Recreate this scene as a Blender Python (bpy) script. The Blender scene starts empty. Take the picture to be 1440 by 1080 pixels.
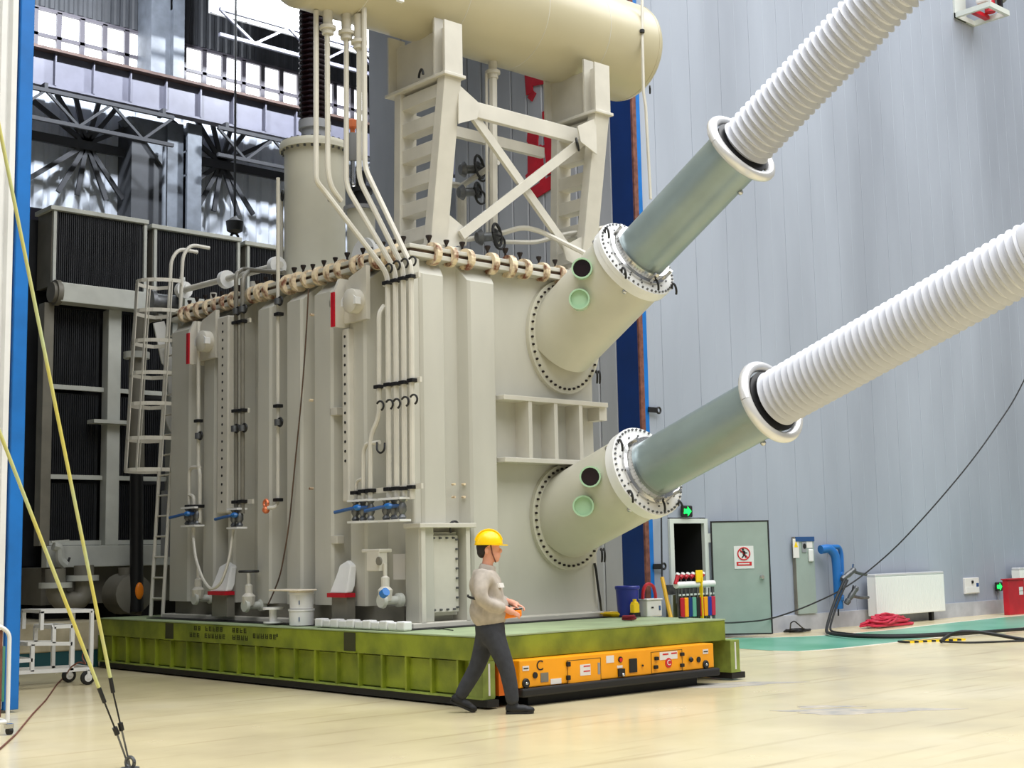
import bpy, math, random
from mathutils import Vector, Matrix
random.seed(7)
S = bpy.context.scene
COL = S.collection

# ------------------------------------------------------------------ camera
cam = bpy.data.cameras.new('camera'); camo = bpy.data.objects.new('camera', cam); COL.objects.link(camo)
cam.sensor_width = 36.0; cam.lens = 48.5; cam.clip_end = 300
camo.matrix_world = Matrix(((0.743572, -0.066491, -0.665342, 0.0000), (-0.668373, -0.102863, -0.736679, 0.0000), (-0.019457, 0.992471, -0.120926, 1.5700), (0, 0, 0, 1)))
S.camera = camo

# ------------------------------------------------------------------ exposure
S.view_settings.view_transform = 'Standard'; S.view_settings.look = 'None'
S.view_settings.exposure = 0.1; S.view_settings.gamma = 1.0; S.view_settings.use_curve_mapping = False

# ------------------------------------------------------------------ world: even cool daylight from the hall's roof lights
w = bpy.data.worlds.new('world'); S.world = w; w.use_nodes = True
bg = w.node_tree.nodes['Background']; bg.inputs[0].default_value = (0.92, 0.96, 1.0, 1); bg.inputs[1].default_value = 0.24

def area(name, loc, target, sx, sy, power, col=(1, 1, 1)):
    l = bpy.data.lights.new(name, 'AREA'); l.shape = 'RECTANGLE'; l.size = sx; l.size_y = sy; l.energy = power; l.color = col
    o = bpy.data.objects.new(name, l); COL.objects.link(o); o.location = loc
    o.rotation_euler = (Vector(target) - Vector(loc)).to_track_quat('-Z', 'Y').to_euler()
    return o
# rows of roof lights over the test hall (high above the frame) and dimmer ones over the bay behind the doorway
area('roof_light', (14, 1.0, 23), (14, 1.0, 0), 40, 26, 13200, (0.98, 0.99, 1.0)).data.spread = math.radians(165)
area('bay_light', (14, 25, 19), (14, 25, 0), 16, 8, 120, (0.86, 0.93, 1.0))
area('bay_lamp', (14.5, 30.0, 18.2), (14.6, 36, 10.0), 0.9, 0.3, 1500, (0.9, 0.95, 1.0))
area('bay_lamp', (22.3, 30.0, 18.2), (22.4, 36, 10.0), 0.9, 0.3, 1500, (0.9, 0.95, 1.0))

# ------------------------------------------------------------------ materials
def lin(c):
    return tuple(((v / 255 + 0.055) / 1.055) ** 2.4 if v > 10 else v / 255 / 12.92 for v in c) + (1,)
def mat(name, rgb, rough=0.5, metal=0.0, vary=0.0, scale=3.0, bump=0.0, bscale=40, emit=0.0, stretch=(1, 1, 1), rgb2=None, lo=0.35, hi=0.7, spec=0.5, coat=0.0):
    m = bpy.data.materials.new(name); m.use_nodes = True
    n = m.node_tree.nodes; lk = m.node_tree.links; b = n['Principled BSDF']
    b.inputs['Base Color'].default_value = lin(rgb); b.inputs['Roughness'].default_value = rough
    b.inputs['Metallic'].default_value = metal; b.inputs['Specular IOR Level'].default_value = spec
    b.inputs['Coat Weight'].default_value = coat
    if vary or bump or rgb2:
        g = n.new('ShaderNodeNewGeometry'); mp = n.new('ShaderNodeMapping'); lk.new(g.outputs['Position'], mp.inputs['Vector'])
        mp.inputs['Scale'].default_value = stretch
    if vary or rgb2:
        t = n.new('ShaderNodeTexNoise'); t.inputs['Scale'].default_value = scale; t.inputs['Detail'].default_value = 6
        lk.new(mp.outputs[0], t.inputs['Vector'])
        r = n.new('ShaderNodeValToRGB'); lk.new(t.outputs['Fac'], r.inputs[0])
        r.color_ramp.elements[0].position = lo; r.color_ramp.elements[1].position = hi
        c2 = rgb2 if rgb2 else tuple(v * (1 - vary) for v in rgb)
        r.color_ramp.elements[0].color = lin(c2); r.color_ramp.elements[1].color = lin(rgb)
        lk.new(r.outputs[0], b.inputs['Base Color'])
    if bump:
        t2 = n.new('ShaderNodeTexNoise'); t2.inputs['Scale'].default_value = bscale; t2.inputs['Detail'].default_value = 4
        lk.new(mp.outputs[0], t2.inputs['Vector'])
        bp = n.new('ShaderNodeBump'); bp.inputs['Strength'].default_value = bump; bp.inputs['Distance'].default_value = 0.01
        lk.new(t2.outputs['Fac'], bp.inputs['Height']); lk.new(bp.outputs[0], b.inputs['Normal'])
    if emit:
        b.inputs['Emission Color'].default_value = lin(rgb); b.inputs['Emission Strength'].default_value = emit
    return m

M = dict(
 tank=mat('tank_paint', (199, 197, 186), 0.42, vary=0.07, scale=1.2, stretch=(1, 1, .35)),
 tank2=mat('tank_pipe_paint', (210, 206, 194), 0.4, vary=0.05),
 cons=mat('conservator_paint', (194, 186, 157), 0.3, vary=0.04, scale=.8),
 turret=mat('turret_paint', (204, 201, 184), 0.38, vary=0.05, scale=1.5),
 white=mat('white_paint', (232, 232, 230), 0.4, vary=0.04),
 insul=mat('white_silicone', (198, 200, 207), 0.45),
 pipegrey=mat('brushed_aluminium_housing', (150, 166, 168), 0.36, metal=0.45, vary=.06, scale=2),
 chrome=mat('chrome', (200, 200, 200), 0.22, metal=1.0),
 steel=mat('dull_steel', (120, 122, 124), 0.45, metal=0.7, vary=.2, scale=12),
 ring=mat('ring_aluminium', (225, 225, 226), 0.25, metal=0.35),
 black=mat('black_rubber', (22, 22, 23), 0.6),
 blacks=mat('black_steel', (30, 30, 32), 0.45, metal=.3),
 porcelain=mat('dark_glaze', (34, 20, 24), 0.18),
 rust=mat('rusty_clamp', (226, 208, 176), 0.65, rgb2=(118, 70, 48), scale=9, lo=.34, hi=.52),
 screw=mat('dark_screw', (44, 36, 34), 0.5, metal=.5),
 gasket=mat('gasket', (62, 48, 40), 0.7, rgb2=(96, 72, 52), scale=8),
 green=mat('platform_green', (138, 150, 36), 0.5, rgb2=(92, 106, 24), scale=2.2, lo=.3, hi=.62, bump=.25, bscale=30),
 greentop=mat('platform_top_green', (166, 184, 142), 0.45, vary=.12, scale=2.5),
 greenend=mat('platform_end_green', (150, 168, 76), 0.5, vary=.2, scale=5),
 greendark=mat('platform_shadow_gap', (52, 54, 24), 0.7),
 orange=mat('agv_orange', (252, 166, 8), 0.38, vary=.04),
 orange2=mat('agv_orange_side', (226, 110, 24), 0.45, vary=.1),
 blue=mat('blue_column', (14, 112, 196), 0.42, vary=.1, scale=3),
 navy=mat('jamb_shade_navy', (8, 48, 112), 0.45, vary=.1, scale=2),  # blue with the jamb's shade in the colour; also one tool grip
 brown=mat('brown_rubber', (130, 82, 66), 0.7, rgb2=(92, 52, 44), scale=10),
 wall=mat('wall_panel', (168, 176, 190), 0.42, rgb2=(148, 155, 168), scale=.55, stretch=(1, 1, .25), lo=.3, hi=.7),
 wall2=mat('bay_wall_panel', (176, 178, 184), 0.5, vary=.1, scale=1.0, stretch=(1, 1, .3)),
 kerb=mat('kerb_concrete', (188, 190, 196), 0.6, vary=.12, scale=3),
 backwall=mat('back_wall_sheet', (198, 204, 216), 0.5, vary=.06, scale=1),
 backdark=mat('dark_sheet', (58, 60, 65), 0.6, vary=.1),
 girder=mat('girder_grey', (106, 106, 120), 0.5, vary=.1, scale=2),
 girder2=mat('girder_rust', (92, 72, 66), 0.7, vary=.2, scale=5),
 steelblue=mat('column_steel', (112, 118, 128), 0.5, vary=.15),
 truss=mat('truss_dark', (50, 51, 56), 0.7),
 daylight=mat('daylit_pane', (250, 252, 255), 0.3, emit=2.2),
 mullion=mat('mullion', (84, 80, 88), 0.5),
 rad=mat('radiator_black', (38, 40, 44), 0.4, vary=.2, scale=4),
 radframe=mat('radiator_frame', (196, 198, 190), 0.45, vary=.08),
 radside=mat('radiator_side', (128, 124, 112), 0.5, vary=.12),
 red=mat('red_paint', (196, 20, 40), 0.45, vary=.12),
 redhose=mat('red_hose', (206, 40, 70), 0.5, vary=.1),
 yellow=mat('yellow_plastic', (246, 206, 20), 0.35),
 hat=mat('hard_hat_yellow', (255, 208, 0), 0.3),
 strap=mat('yellow_rod', (206, 194, 96), 0.5, rgb2=(186, 198, 150), scale=2.2, lo=.3, hi=.6),
 bucket=mat('blue_bucket', (30, 48, 150), 0.4),
 doorgreen=mat('door_green_grey', (158, 172, 164), 0.45, vary=.05),
 frame=mat('door_frame', (205, 210, 204), 0.45),
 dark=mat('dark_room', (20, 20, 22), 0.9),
 bluepipe=mat('blue_pipe', (34, 112, 188), 0.35, vary=.08),
 heater=mat('heater_white', (236, 236, 232), 0.4),
 exit=mat('exit_green', (20, 235, 90), 0.4, emit=1.6),
 signred=mat('sign_red', (205, 30, 40), 0.5),
 signblue=mat('sign_blue', (34, 76, 130), 0.5),
 grey=mat('mid_grey', (140, 142, 146), 0.5),
 skin=mat('skin', (222, 158, 132), 0.5),
 jacket=mat('work_jacket', (186, 176, 164), 0.85, vary=.1, scale=14, bump=.5, bscale=14),
 trouser=mat('dark_trousers', (58, 60, 66), 0.9, vary=.15, scale=14, bump=.5, bscale=14),
 shoe=mat('black_shoe', (20, 20, 22), 0.6),
 hair=mat('hair', (30, 22, 20), 0.7),
 teal=mat('teal_paint', (112, 172, 148), 0.32, rgb2=(66, 150, 116), scale=.9, lo=.3, hi=.62),
 cream=mat('cream_line', (238, 226, 206), 0.35, vary=.06, scale=1.5),
 lens=mat('port_glass', (172, 206, 172), 0.2),
 copper=mat('copper', (226, 128, 84), 0.4, metal=.3),
 sticker=mat('sticker', (226, 222, 218), 0.5),
 ltext=mat('stencil', (60, 66, 22), 0.7),
 orangebox=mat('remote_orange', (250, 138, 20), 0.45),
)

# floor: cream resin floor with worn patches and a soft gloss
def floor_mat():
    m = bpy.data.materials.new('resin_floor'); m.use_nodes = True; n = m.node_tree.nodes; lk = m.node_tree.links; b = n['Principled BSDF']
    g = n.new('ShaderNodeNewGeometry')
    t = n.new('ShaderNodeTexNoise'); t.inputs['Scale'].default_value = .35; t.inputs['Detail'].default_value = 7; lk.new(g.outputs['Position'], t.inputs['Vector'])
    r = n.new('ShaderNodeValToRGB'); lk.new(t.outputs['Fac'], r.inputs[0])
    r.color_ramp.elements[0].position = .3; r.color_ramp.elements[0].color = lin((200, 186, 150)); r.color_ramp.elements[1].position = .68; r.color_ramp.elements[1].color = lin((226, 213, 178))
    e = r.color_ramp.elements.new(.5); e.color = lin((216, 202, 162))
    mp = n.new('ShaderNodeMapping'); mp.inputs['Rotation'].default_value = (0, 0, .5); mp.inputs['Scale'].default_value = (.25, 3.2, 1); lk.new(g.outputs['Position'], mp.inputs['Vector'])
    t2 = n.new('ShaderNodeTexNoise'); t2.inputs['Scale'].default_value = 1.6; t2.inputs['Detail'].default_value = 8; lk.new(mp.outputs[0], t2.inputs['Vector'])
    r2 = n.new('ShaderNodeValToRGB'); lk.new(t2.outputs['Fac'], r2.inputs[0]); r2.color_ramp.elements[0].position = .27; r2.color_ramp.elements[0].color = (.72, .68, .62, 1); r2.color_ramp.elements[1].position = .42; r2.color_ramp.elements[1].color = (1, 1, 1, 1)
    mx = n.new('ShaderNodeMix'); mx.data_type = 'RGBA'; mx.blend_type = 'MULTIPLY'; mx.inputs[0].default_value = .8
    lk.new(r.outputs[0], mx.inputs[6]); lk.new(r2.outputs[0], mx.inputs[7]); lk.new(mx.outputs[2], b.inputs['Base Color'])
    t3 = n.new('ShaderNodeTexNoise'); t3.inputs['Scale'].default_value = 1.1; t3.inputs['Detail'].default_value = 5; lk.new(g.outputs['Position'], t3.inputs['Vector'])
    mr = n.new('ShaderNodeMapRange'); mr.inputs[3].default_value = .12; mr.inputs[4].default_value = .34; lk.new(t3.outputs['Fac'], mr.inputs[0]); lk.new(mr.outputs[0], b.inputs['Roughness'])
    return m
M['floor'] = floor_mat()

# ------------------------------------------------------------------ mesh helpers
def V(*a): return Vector(a[0]) if len(a) == 1 else Vector(a)
def frame(d):
    d = V(d).normalized(); a = Vector((0, 0, 1)) if abs(d.z) < .9 else Vector((1, 0, 0))
    s = d.cross(a).normalized(); return d, s, s.cross(d)
def fillet(pts, r, k=5):
    pts = [V(p) for p in pts]; out = [pts[0]]
    for a, b, c in zip(pts, pts[1:], pts[2:]):
        u = (a - b); v = (c - b); q = min(r, u.length * .48, v.length * .48); p0 = b + u.normalized() * q; p1 = b + v.normalized() * q
        for i in range(k + 1):
            t = i / k; out.append((1 - t) ** 2 * p0 + 2 * t * (1 - t) * b + t * t * p1)
    return out + [pts[-1]]
class MB:
    def __init__(s): s.v = []; s.f = []
    def add(s, vs, fs):
        o = len(s.v); s.v += [V(p) for p in vs]; s.f += [tuple(i + o for i in f) for f in fs]; return s
    def box(s, x0, x1, y0, y1, z0, z1):
        return s.add([(x, y, z) for z in (z0, z1) for y in (y0, y1) for x in (x0, x1)],
                     [(0, 2, 3, 1), (4, 5, 7, 6), (0, 1, 5, 4), (2, 6, 7, 3), (0, 4, 6, 2), (1, 3, 7, 5)])
    def prism(s, poly, vec):
        n = len(poly); vec = V(vec); P = [V(p) for p in poly]
        nr = sum(((P[i] - P[0]).cross(P[(i + 1) % n] - P[0]) for i in range(n)), Vector())
        if nr.dot(vec) > 0: P = P[::-1]
        return s.add(P + [p + vec for p in P], [tuple(range(n)), tuple(range(2 * n - 1, n - 1, -1))] + [(i, i + n, (i + 1) % n + n, (i + 1) % n) for i in range(n)])
    def bar(s, p, q, w, h, up=(0, 0, 1)):
        p, q = V(p), V(q); d = (q - p).normalized(); a = d.cross(V(up))
        if a.length < 1e-4: a = d.cross(Vector((1, 0, 0)))
        a.normalize(); b = a.cross(d)
        return s.prism([p + a * x * w / 2 + b * y * h / 2 for x, y in ((-1, -1), (1, -1), (1, 1), (-1, 1))], q - p)
    def lathe(s, prof, org, ax, n=24, caps=True):
        d, a, b = frame(ax); org = V(org); o = len(s.v); k = len(prof)
        for t, r in prof:
            for i in range(n):
                g = 2 * math.pi * i / n; s.v.append(org + d * t + (a * math.cos(g) + b * math.sin(g)) * r)
        for j in range(k - 1):
            for i in range(n):
                s.f.append((o + j * n + i, o + j * n + (i + 1) % n, o + (j + 1) * n + (i + 1) % n, o + (j + 1) * n + i))
        if caps:
            s.f.append(tuple(o + i for i in range(n - 1, -1, -1))); s.f.append(tuple(o + (k - 1) * n + i for i in range(n)))
        return s
    def cyl(s, p, q, r, r2=None, n=14, caps=True):
        p, q = V(p), V(q); return s.lathe([(0, r), ((q - p).length, r if r2 is None else r2)], p, q - p, n, caps)
    def tube(s, pts, r, n=8, fl=0.0, closed=False):
        pts = [V(p) for p in pts]
        if fl: pts = fillet(pts, fl)
        if closed: pts = pts + [pts[0]]
        d, a, b = frame(pts[1] - pts[0]); o = len(s.v); m = len(pts)
        for i, p in enumerate(pts):
            t = (pts[min(i + 1, m - 1)] - pts[max(i - 1, 0)]).normalized()
            a = (a - t * a.dot(t)).normalized(); b = a.cross(t)
            for k in range(n):
                g = 2 * math.pi * k / n; s.v.append(p + (a * math.cos(g) - b * math.sin(g)) * r)
        for i in range(m - 1):
            for k in range(n): s.f.append((o + i * n + k, o + i * n + (k + 1) % n, o + (i + 1) * n + (k + 1) % n, o + (i + 1) * n + k))
        s.f.append(tuple(o + k for k in range(n - 1, -1, -1))); s.f.append(tuple(o + (m - 1) * n + k for k in range(n)))
        return s
    def torus(s, c, ax, R, r, n=32, m=8, a0=0, a1=2 * math.pi):
        d, a, b = frame(ax); c = V(c); full = abs(a1 - a0 - 2 * math.pi) < 1e-4
        pts = [c + (a * math.cos(a0 + (a1 - a0) * i / n) + b * math.sin(a0 + (a1 - a0) * i / n)) * R for i in range(n + 1)]
        return s.tube(pts, r, m)
    def ball(s, c, r, n=12, m=8, sc=(1, 1, 1)):
        c = V(c); o = len(s.v)
        for j in range(1, m):
            for i in range(n):
                t = math.pi * j / m; g = 2 * math.pi * i / n
                s.v.append(c + Vector((math.sin(t) * math.cos(g) * r * sc[0], math.sin(t) * math.sin(g) * r * sc[1], math.cos(t) * r * sc[2])))
        for j in range(m - 2):
            for i in range(n): s.f.append((o + j * n + i, o + (j + 1) * n + i, o + (j + 1) * n + (i + 1) % n, o + j * n + (i + 1) % n))
        tp = len(s.v); s.v.append(c + Vector((0, 0, r * sc[2]))); bt = len(s.v); s.v.append(c - Vector((0, 0, r * sc[2])))
        for i in range(n):
            s.f.append((tp, o + i, o + (i + 1) % n)); s.f.append((bt, o + (m - 2) * n + (i + 1) % n, o + (m - 2) * n + i))
        return s
    def mesh(s, name, m, smooth=True, org=(0, 0, 0)):
        me = bpy.data.meshes.new(name); q = V(org)
        me.from_pydata([p - q for p in s.v], [], s.f); me.materials.append(M[m] if isinstance(m, str) else m)
        if smooth:
            for p in me.polygons: p.use_smooth = True
            me.set_sharp_from_angle(angle=.6)
        me.update(); return me
W = {}     # world origin of every object built here
def thing(name, label, cat, loc=(0, 0, 0), group=None):
    o = bpy.data.objects.new(name, None); COL.objects.link(o); o.location = loc; W[o] = V(loc); o.empty_display_size = .2
    o['label'] = label; o['category'] = cat
    if group: o['group'] = group
    return o
def part(name, mb, m, parent=None, bevel=0, smooth=True, label=None, kind=None):
    org = W[parent] if parent else Vector((0, 0, 0))
    if not parent and mb.v:
        xs = [p.x for p in mb.v]; ys = [p.y for p in mb.v]; zs = [p.z for p in mb.v]
        org = Vector(((min(xs) + max(xs)) / 2, (min(ys) + max(ys)) / 2, min(zs)))
    o = bpy.data.objects.new(name, mb.mesh(name, m, smooth, org)); COL.objects.link(o); W[o] = org
    if parent: o.parent = parent
    else: o.location = org
    if bevel:
        b = o.modifiers.new('bevel', 'BEVEL'); b.width = bevel; b.segments = 2; b.limit_method = 'ANGLE'; b.angle_limit = .7
    if label: o['label'] = label
    if kind: o['kind'] = kind
    return o
def inst(name, me, parent, loc, rz=0, rx=0, scale=None):
    o = bpy.data.objects.new(name, me); COL.objects.link(o); W[o] = V(loc)
    if parent: o.parent = parent; o.location = V(loc) - W[parent]
    else: o.location = loc
    o.rotation_euler = (rx, 0, rz)
    if scale: o.scale = scale
    return o
def tag(o, label, cat, group=None):
    o['label'] = label; o['category'] = cat
    if group: o['group'] = group
    return o
def struct(name, mb, m, smooth=False, label=None, **k):
    o = part(name, mb, m, smooth=smooth, **k); o['kind'] = 'structure'
    if label: o['label'] = label
    return o
def text(name, body, size, m, parent, loc, rx=math.pi / 2, rz=0, ext=.002):
    c = bpy.data.curves.new(name, 'FONT'); c.body = body; c.size = size; c.extrude = ext; c.align_x = 'CENTER'; c.align_y = 'CENTER'
    t = bpy.data.objects.new('tmp', c); COL.objects.link(t); dg = bpy.context.evaluated_depsgraph_get()
    me = bpy.data.meshes.new_from_object(t.evaluated_get(dg)); bpy.data.objects.remove(t); me.materials.clear(); me.materials.append(M[m])
    return inst(name, me, parent, loc, rz, rx)


# ================================================================== the setting
WY = 15.97                       # front of the panel wall behind the doorway line
floor = struct('floor', MB().box(-25, 60, -25, 60, -.3, 0), 'floor')
tl = [(19.338, 15.643, 0.000), (19.606, 15.184, 0.000), (20.085, 14.858, 0.000), (20.604, 14.705, 0.000), (21.316, 14.599, 0.000), (22.671, 14.589, 0.000), (24.830, 14.843, 0.000), (28.319, 15.042, 0.000)]
bl = [(17.325, 14.265, 0.000), (17.196, 13.327, 0.000), (17.343, 12.880, 0.000), (17.833, 12.739, 0.000), (18.563, 12.725, 0.000), (19.792, 12.749, 0.000), (21.503, 12.868, 0.000), (24.431, 12.991, 0.000)]
# the painted walkway: it runs on along the wall past the right edge of the view, and under the platform on the left
tl = [(tl[0][0] - 4, tl[0][1], 0)] + tl + [(60, 14.2, 0)]; bl = [(bl[0][0] - 4, bl[0][1], 0)] + bl + [(60, 11.5, 0)]
def strip(a, b, z0, z1):
    mb = MB()
    for i in range(len(a) - 1):
        mb.prism([(p[0], p[1], z0) for p in (b[i], b[i + 1], a[i + 1], a[i])], (0, 0, z1 - z0))
    return mb
part('floor_marking', strip(tl, bl, 0, .004), 'teal', floor, label='teal painted walkway strip')
def off(l, d): return [(x, y + d, 0) for x, y, z in l]
part('floor_marking', strip(off(tl, .10), tl, 0, .003), 'cream', floor); part('floor_marking', strip(bl, off(bl, -.10), 0, .003), 'cream', floor)
part('floor_marking', MB().box(-6, 17, 21.9, 25.0, 0, .004), 'teal', floor, label='teal strip across the bay behind')
for i, (cx, cy, a, b) in enumerate(((12.576, 10.587, 0.000)[:2] + (.9, .28), (11.435, 7.794, 0.000)[:2] + (.75, .22), (11.525, 8.264, 0.000)[:2] + (.3, .1))):
    pl = []
    for k in range(22):
        g = 2 * math.pi * k / 22; q = 1 + .28 * math.sin(3 * g + i) + .16 * math.sin(7 * g + 2 * i)
        pl.append((cx + (a * math.cos(g) * .74 + b * math.sin(g) * .67) * q, cy + (-a * math.cos(g) * .67 + b * math.sin(g) * .74) * q, 0))
    part('worn_patch', MB().prism(pl, (0, 0, .002)), mat('worn_patch%d' % i, (196, 186, 168), .5, rgb2=(156, 154, 150), scale=5), floor)

# panel wall (right of the doorway), with a personnel door opening
DX0, DX1, DZ = 18.084, 18.892, 2.009
wr = struct('wall_right', MB().box(17.55, DX0 - .08, WY + .06, WY + .25, 0, 20).box(DX1 + .08, 46, WY + .06, WY + .25, 0, 20).box(DX0 - .08, DX1 + .08, WY + .06, WY + .25, DZ + .06, 20), 'wall', label='tall grey panel wall')
def panel_mesh(wd, z0, z1):
    g = .003; d = .05; k = wd / 2; e = .006
    pr = [(g, d), (g, e), (g + .01, 0), (k - .015, 0), (k - .006, e * .6), (k + .006, e * .6), (k + .015, 0), (wd - g - .01, 0), (wd - g, e), (wd - g, d)]
    return MB().prism([(x, y, z0) for x, y in pr], (0, 0, z1 - z0)).mesh('panel', 'wall', False)
pm = panel_mesh(.9, 0, 19.7); pmd = panel_mesh(.9, 0, 19.7 - DZ - .1)
x = 17.55
while x < 40:
    if x + .9 > DX0 - .1 and x < DX1 + .1:
        if x < DX0 - .1:
            k = DX0 - .1 - x; o = inst('panel', panel_mesh(k, .3, 20), wr, (x, WY, 0)); x += k; continue
        k = DX1 + .1 - x; o = inst('panel', panel_mesh(k, DZ + .1, 20), wr, (x, WY, 0)); x += k; continue
    inst('panel', pm, wr, (x, WY, .3)); x += .9
kb = MB().box(17.55, DX0 - .1, WY - .05, WY + .06, 0, .3).box(DX1 + .1, 46, WY - .05, WY + .06, 0, .3)
struct('baseboard_right', kb, 'kerb', label='grey kerb along the foot of the panel wall')
# the dark room behind the personnel door
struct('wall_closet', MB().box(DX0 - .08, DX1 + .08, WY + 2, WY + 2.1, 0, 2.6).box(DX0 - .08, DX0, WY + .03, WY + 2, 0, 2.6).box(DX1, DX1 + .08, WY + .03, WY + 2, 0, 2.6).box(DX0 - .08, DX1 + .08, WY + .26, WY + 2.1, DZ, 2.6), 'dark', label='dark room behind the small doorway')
struct('trim_1', MB().box(DX0 - .1, DX0, WY - .04, WY + .03, 0, DZ + .08).box(DX1, DX1 + .1, WY - .04, WY + .03, 0, DZ + .08).box(DX0, DX1, WY - .04, WY + .03, DZ, DZ + .08), 'frame', label='pale steel frame of the small doorway')

# doorway jamb of the big opening, its blue darkened to carry the shade
jb = struct('trim_2', MB().box(17.33, 17.55, WY - .02, 16.45, 0, 20), 'navy', label='blue jamb of the big doorway, shade in its dark colour')
part('edge_strip', MB().box(17.33, 17.43, WY - .06, WY - .02, 0, 20), 'brown', jb, label='brown rubber strip')
part('edge_strip', MB().box(17.44, 17.55, WY - .04, WY - .02, 0, 20), 'blue', jb)
for z in (1.28, 3.95, 6.85, 9.9):
    part('bracket', MB().bar((17.5, WY - .07, z), (17.72, WY - .07, z), .02, .09).torus((17.76, WY - .07, z), (0, 1, 0), .05, .018, 14, 6), 'blacks', jb)

# bay side wall seen through the doorway (faces the transformer), built of panels
ws = struct('wall_bay', MB().box(17.4, 17.55, 16.45, 20.8, 0, 18).box(17.4, 17.55, 21.35, 23.7, 0, 18).box(17.4, 17.55, 20.8, 21.35, 0, 7.2), 'wall2', label='grey panel wall inside the bay')
def spanel(wd, h):
    g = .01; pr = [(.07, g), (.02, g), (0, g + .02), (0, wd - g - .02), (.02, wd - g), (.07, wd - g)]
    return MB().prism([(a, b, 0) for a, b in pr], (0, 0, h)).mesh('panel', 'wall2', False)
sp = spanel(.435, 18); y = 16.45
for i in range(10): inst('panel', sp, ws, (17.33, y, 0)); y += .435
y = 21.35
sp2 = spanel(1.17, 18)
for i in range(2): inst('panel', sp2, ws, (17.33, y, 0)); y += 1.17
part('dado_rail', MB().box(17.29, 17.33, 16.46, 20.7, 2.55, 2.6), 'frame', ws)
# red characters on the bay wall (only fragments show between the steelwork)
rc = thing('wall_lettering', 'red stroke-built characters on the grey bay wall behind the cross bracing', 'lettering', (17.3, 17.8, 8))
def stroke(pts, wd):
    mb = MB()
    for a, b in zip(pts, pts[1:]): mb.bar((17.315, a[0] + .34, a[1] * 1.018 - .03), (17.31, b[0] + .34, b[1] * 1.018 - .03), wd * 1.1, .03, up=(1, 0, 0))
    return mb
for pts, wd in ((((18.2, 10.45), (18.16, 10.05), (18.05, 9.95)), .16), (((18.2, 10.3), (17.6, 10.22)), .2),
                (((18.25, 9.25), (17.95, 9.2)), .2), (((18.22, 8.88), (17.9, 8.82)), .22), (((18.28, 8.42), (17.85, 8.62)), .2), (((18.1, 9.35), (18.12, 8.5)), .24),
                (((17.72, 9.62), (17.62, 8.4)), .2), (((17.95, 8.9), (17.2, 8.9)), .14), (((18.2, 8.12), (17.6, 8.25)), .22), (((17.6, 8.9), (17.25, 8.3)), .14), (((17.95, 9.0), (17.85, 8.2)), .12), (((17.35, 8.3), (17.2, 8.2)), .12)):
    part('stroke', stroke(pts, wd), 'red', rc, smooth=False)

# far back wall of the bay: sheet cladding, ribbon window, dark sheet above
BY = 36.0
wb = struct('wall_back', MB().box(2, 40, BY, BY + .3, 0, 15.6).box(2, 40, BY + .15, BY + .3, 15.6, 22), 'backwall', label='far wall of the bay, pale sheet below the ribbon window')
rib = MB().prism([(0, .05, 0), (.06, 0, 0), (.3, 0, 0), (.36, .05, 0)], (0, 0, 15.5)).mesh('panel', 'backwall', False)
for i in range(40): inst('panel', rib, wb, (10 + i * .45, BY - .05, .05))
wd = struct('wall_back_upper', MB().box(2, 40, BY - .05, BY + .15, 16.85, 22), 'backdark', label='dark sheet cladding above the ribbon window')
rib2 = MB().prism([(0, .04, 0), (.05, 0, 0), (.15, 0, 0), (.2, .04, 0)], (0, 0, 5)).mesh('panel', 'backdark', False)
for i in range(50): inst('panel', rib2, wd, (12.5 + i * .28, BY - .09, 16.9))
def ribbon(n, x0, x1):
    fr = MB(); k = round((x1 - x0) / .68); st = (x1 - x0) / k; zs = (15.62, 16.08, 16.83)
    for i in range(k + 1): fr.box(x0 + i * st - .07, x0 + i * st + .07, BY - .1, BY + .1, zs[0], zs[2])
    for z in zs: fr.box(x0, x1, BY - .1, BY + .1, z - .045, z + .045)
    o = struct('window_%d' % n, fr, 'mullion', label='ribbon window in the far wall')
    for j in (0, 1):
        me = MB().box(.05, st - .05, 0, .03, zs[j] + .045, zs[j + 1] - .045).mesh('pane', 'daylight', False)
        for i in range(k): inst('pane', me, o, (x0 + i * st, BY, 0))
ribbon(1, 12.9, 18.34); ribbon(2, 19.5, 26.98)
# steel column, crane girder and lattice bracing
GY = 34.4
gd = thing('crane_girder', 'long grey steel crane girder below the ribbon window', 'girder', (19, GY, 14.1))
part('web', MB().box(8, 32, GY, GY + .06, 14.1, 15.0), 'girder', gd, smooth=False)
part('top_flange', MB().box(8, 32, GY - .25, GY + .3, 15.0, 15.08), 'girder2', gd, smooth=False)
part('bottom_flange', MB().box(8, 32, GY - .12, GY + .2, 14.04, 14.1), 'girder', gd, smooth=False)
sm = MB().box(-.02, .02, -.14, 0, 14.1, 15.0).mesh('web_stiffener', 'girder', False)
for i in range(20): inst('web_stiffener', sm, gd, (8.35 + i * 1.08, GY, 0))
cl = thing('steel_column', 'steel crane column between the two ribbon windows', 'column', (18.9, 35, 0))
part('shaft', MB().box(18.45, 18.95, 34.9, 35.9, 0, 14.0).box(18.95, 19.4, 34.65, 34.75, 0, 14.0).box(18.95, 19.4, 35.8, 35.9, 0, 14.0).box(19.15, 19.2, 34.7, 35.85, 0, 14.0), 'steelblue', cl, smooth=False)
part('upper_shaft', MB().box(18.0, 18.6, 35.1, 35.95, 15.08, 21).box(18.6, 18.95, 34.9, 34.98, 15.08, 21).box(18.6, 19.0, 35.0, 35.9, 15.08, 17.4), 'steelblue', cl, smooth=False)
part('stiffener_plate', MB().box(18.95, 19.4, 34.7, 35.8, 13.15, 13.2).box(18.95, 19.4, 34.7, 35.8, 12.45, 12.5), 'steelblue', cl, smooth=False)
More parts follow.
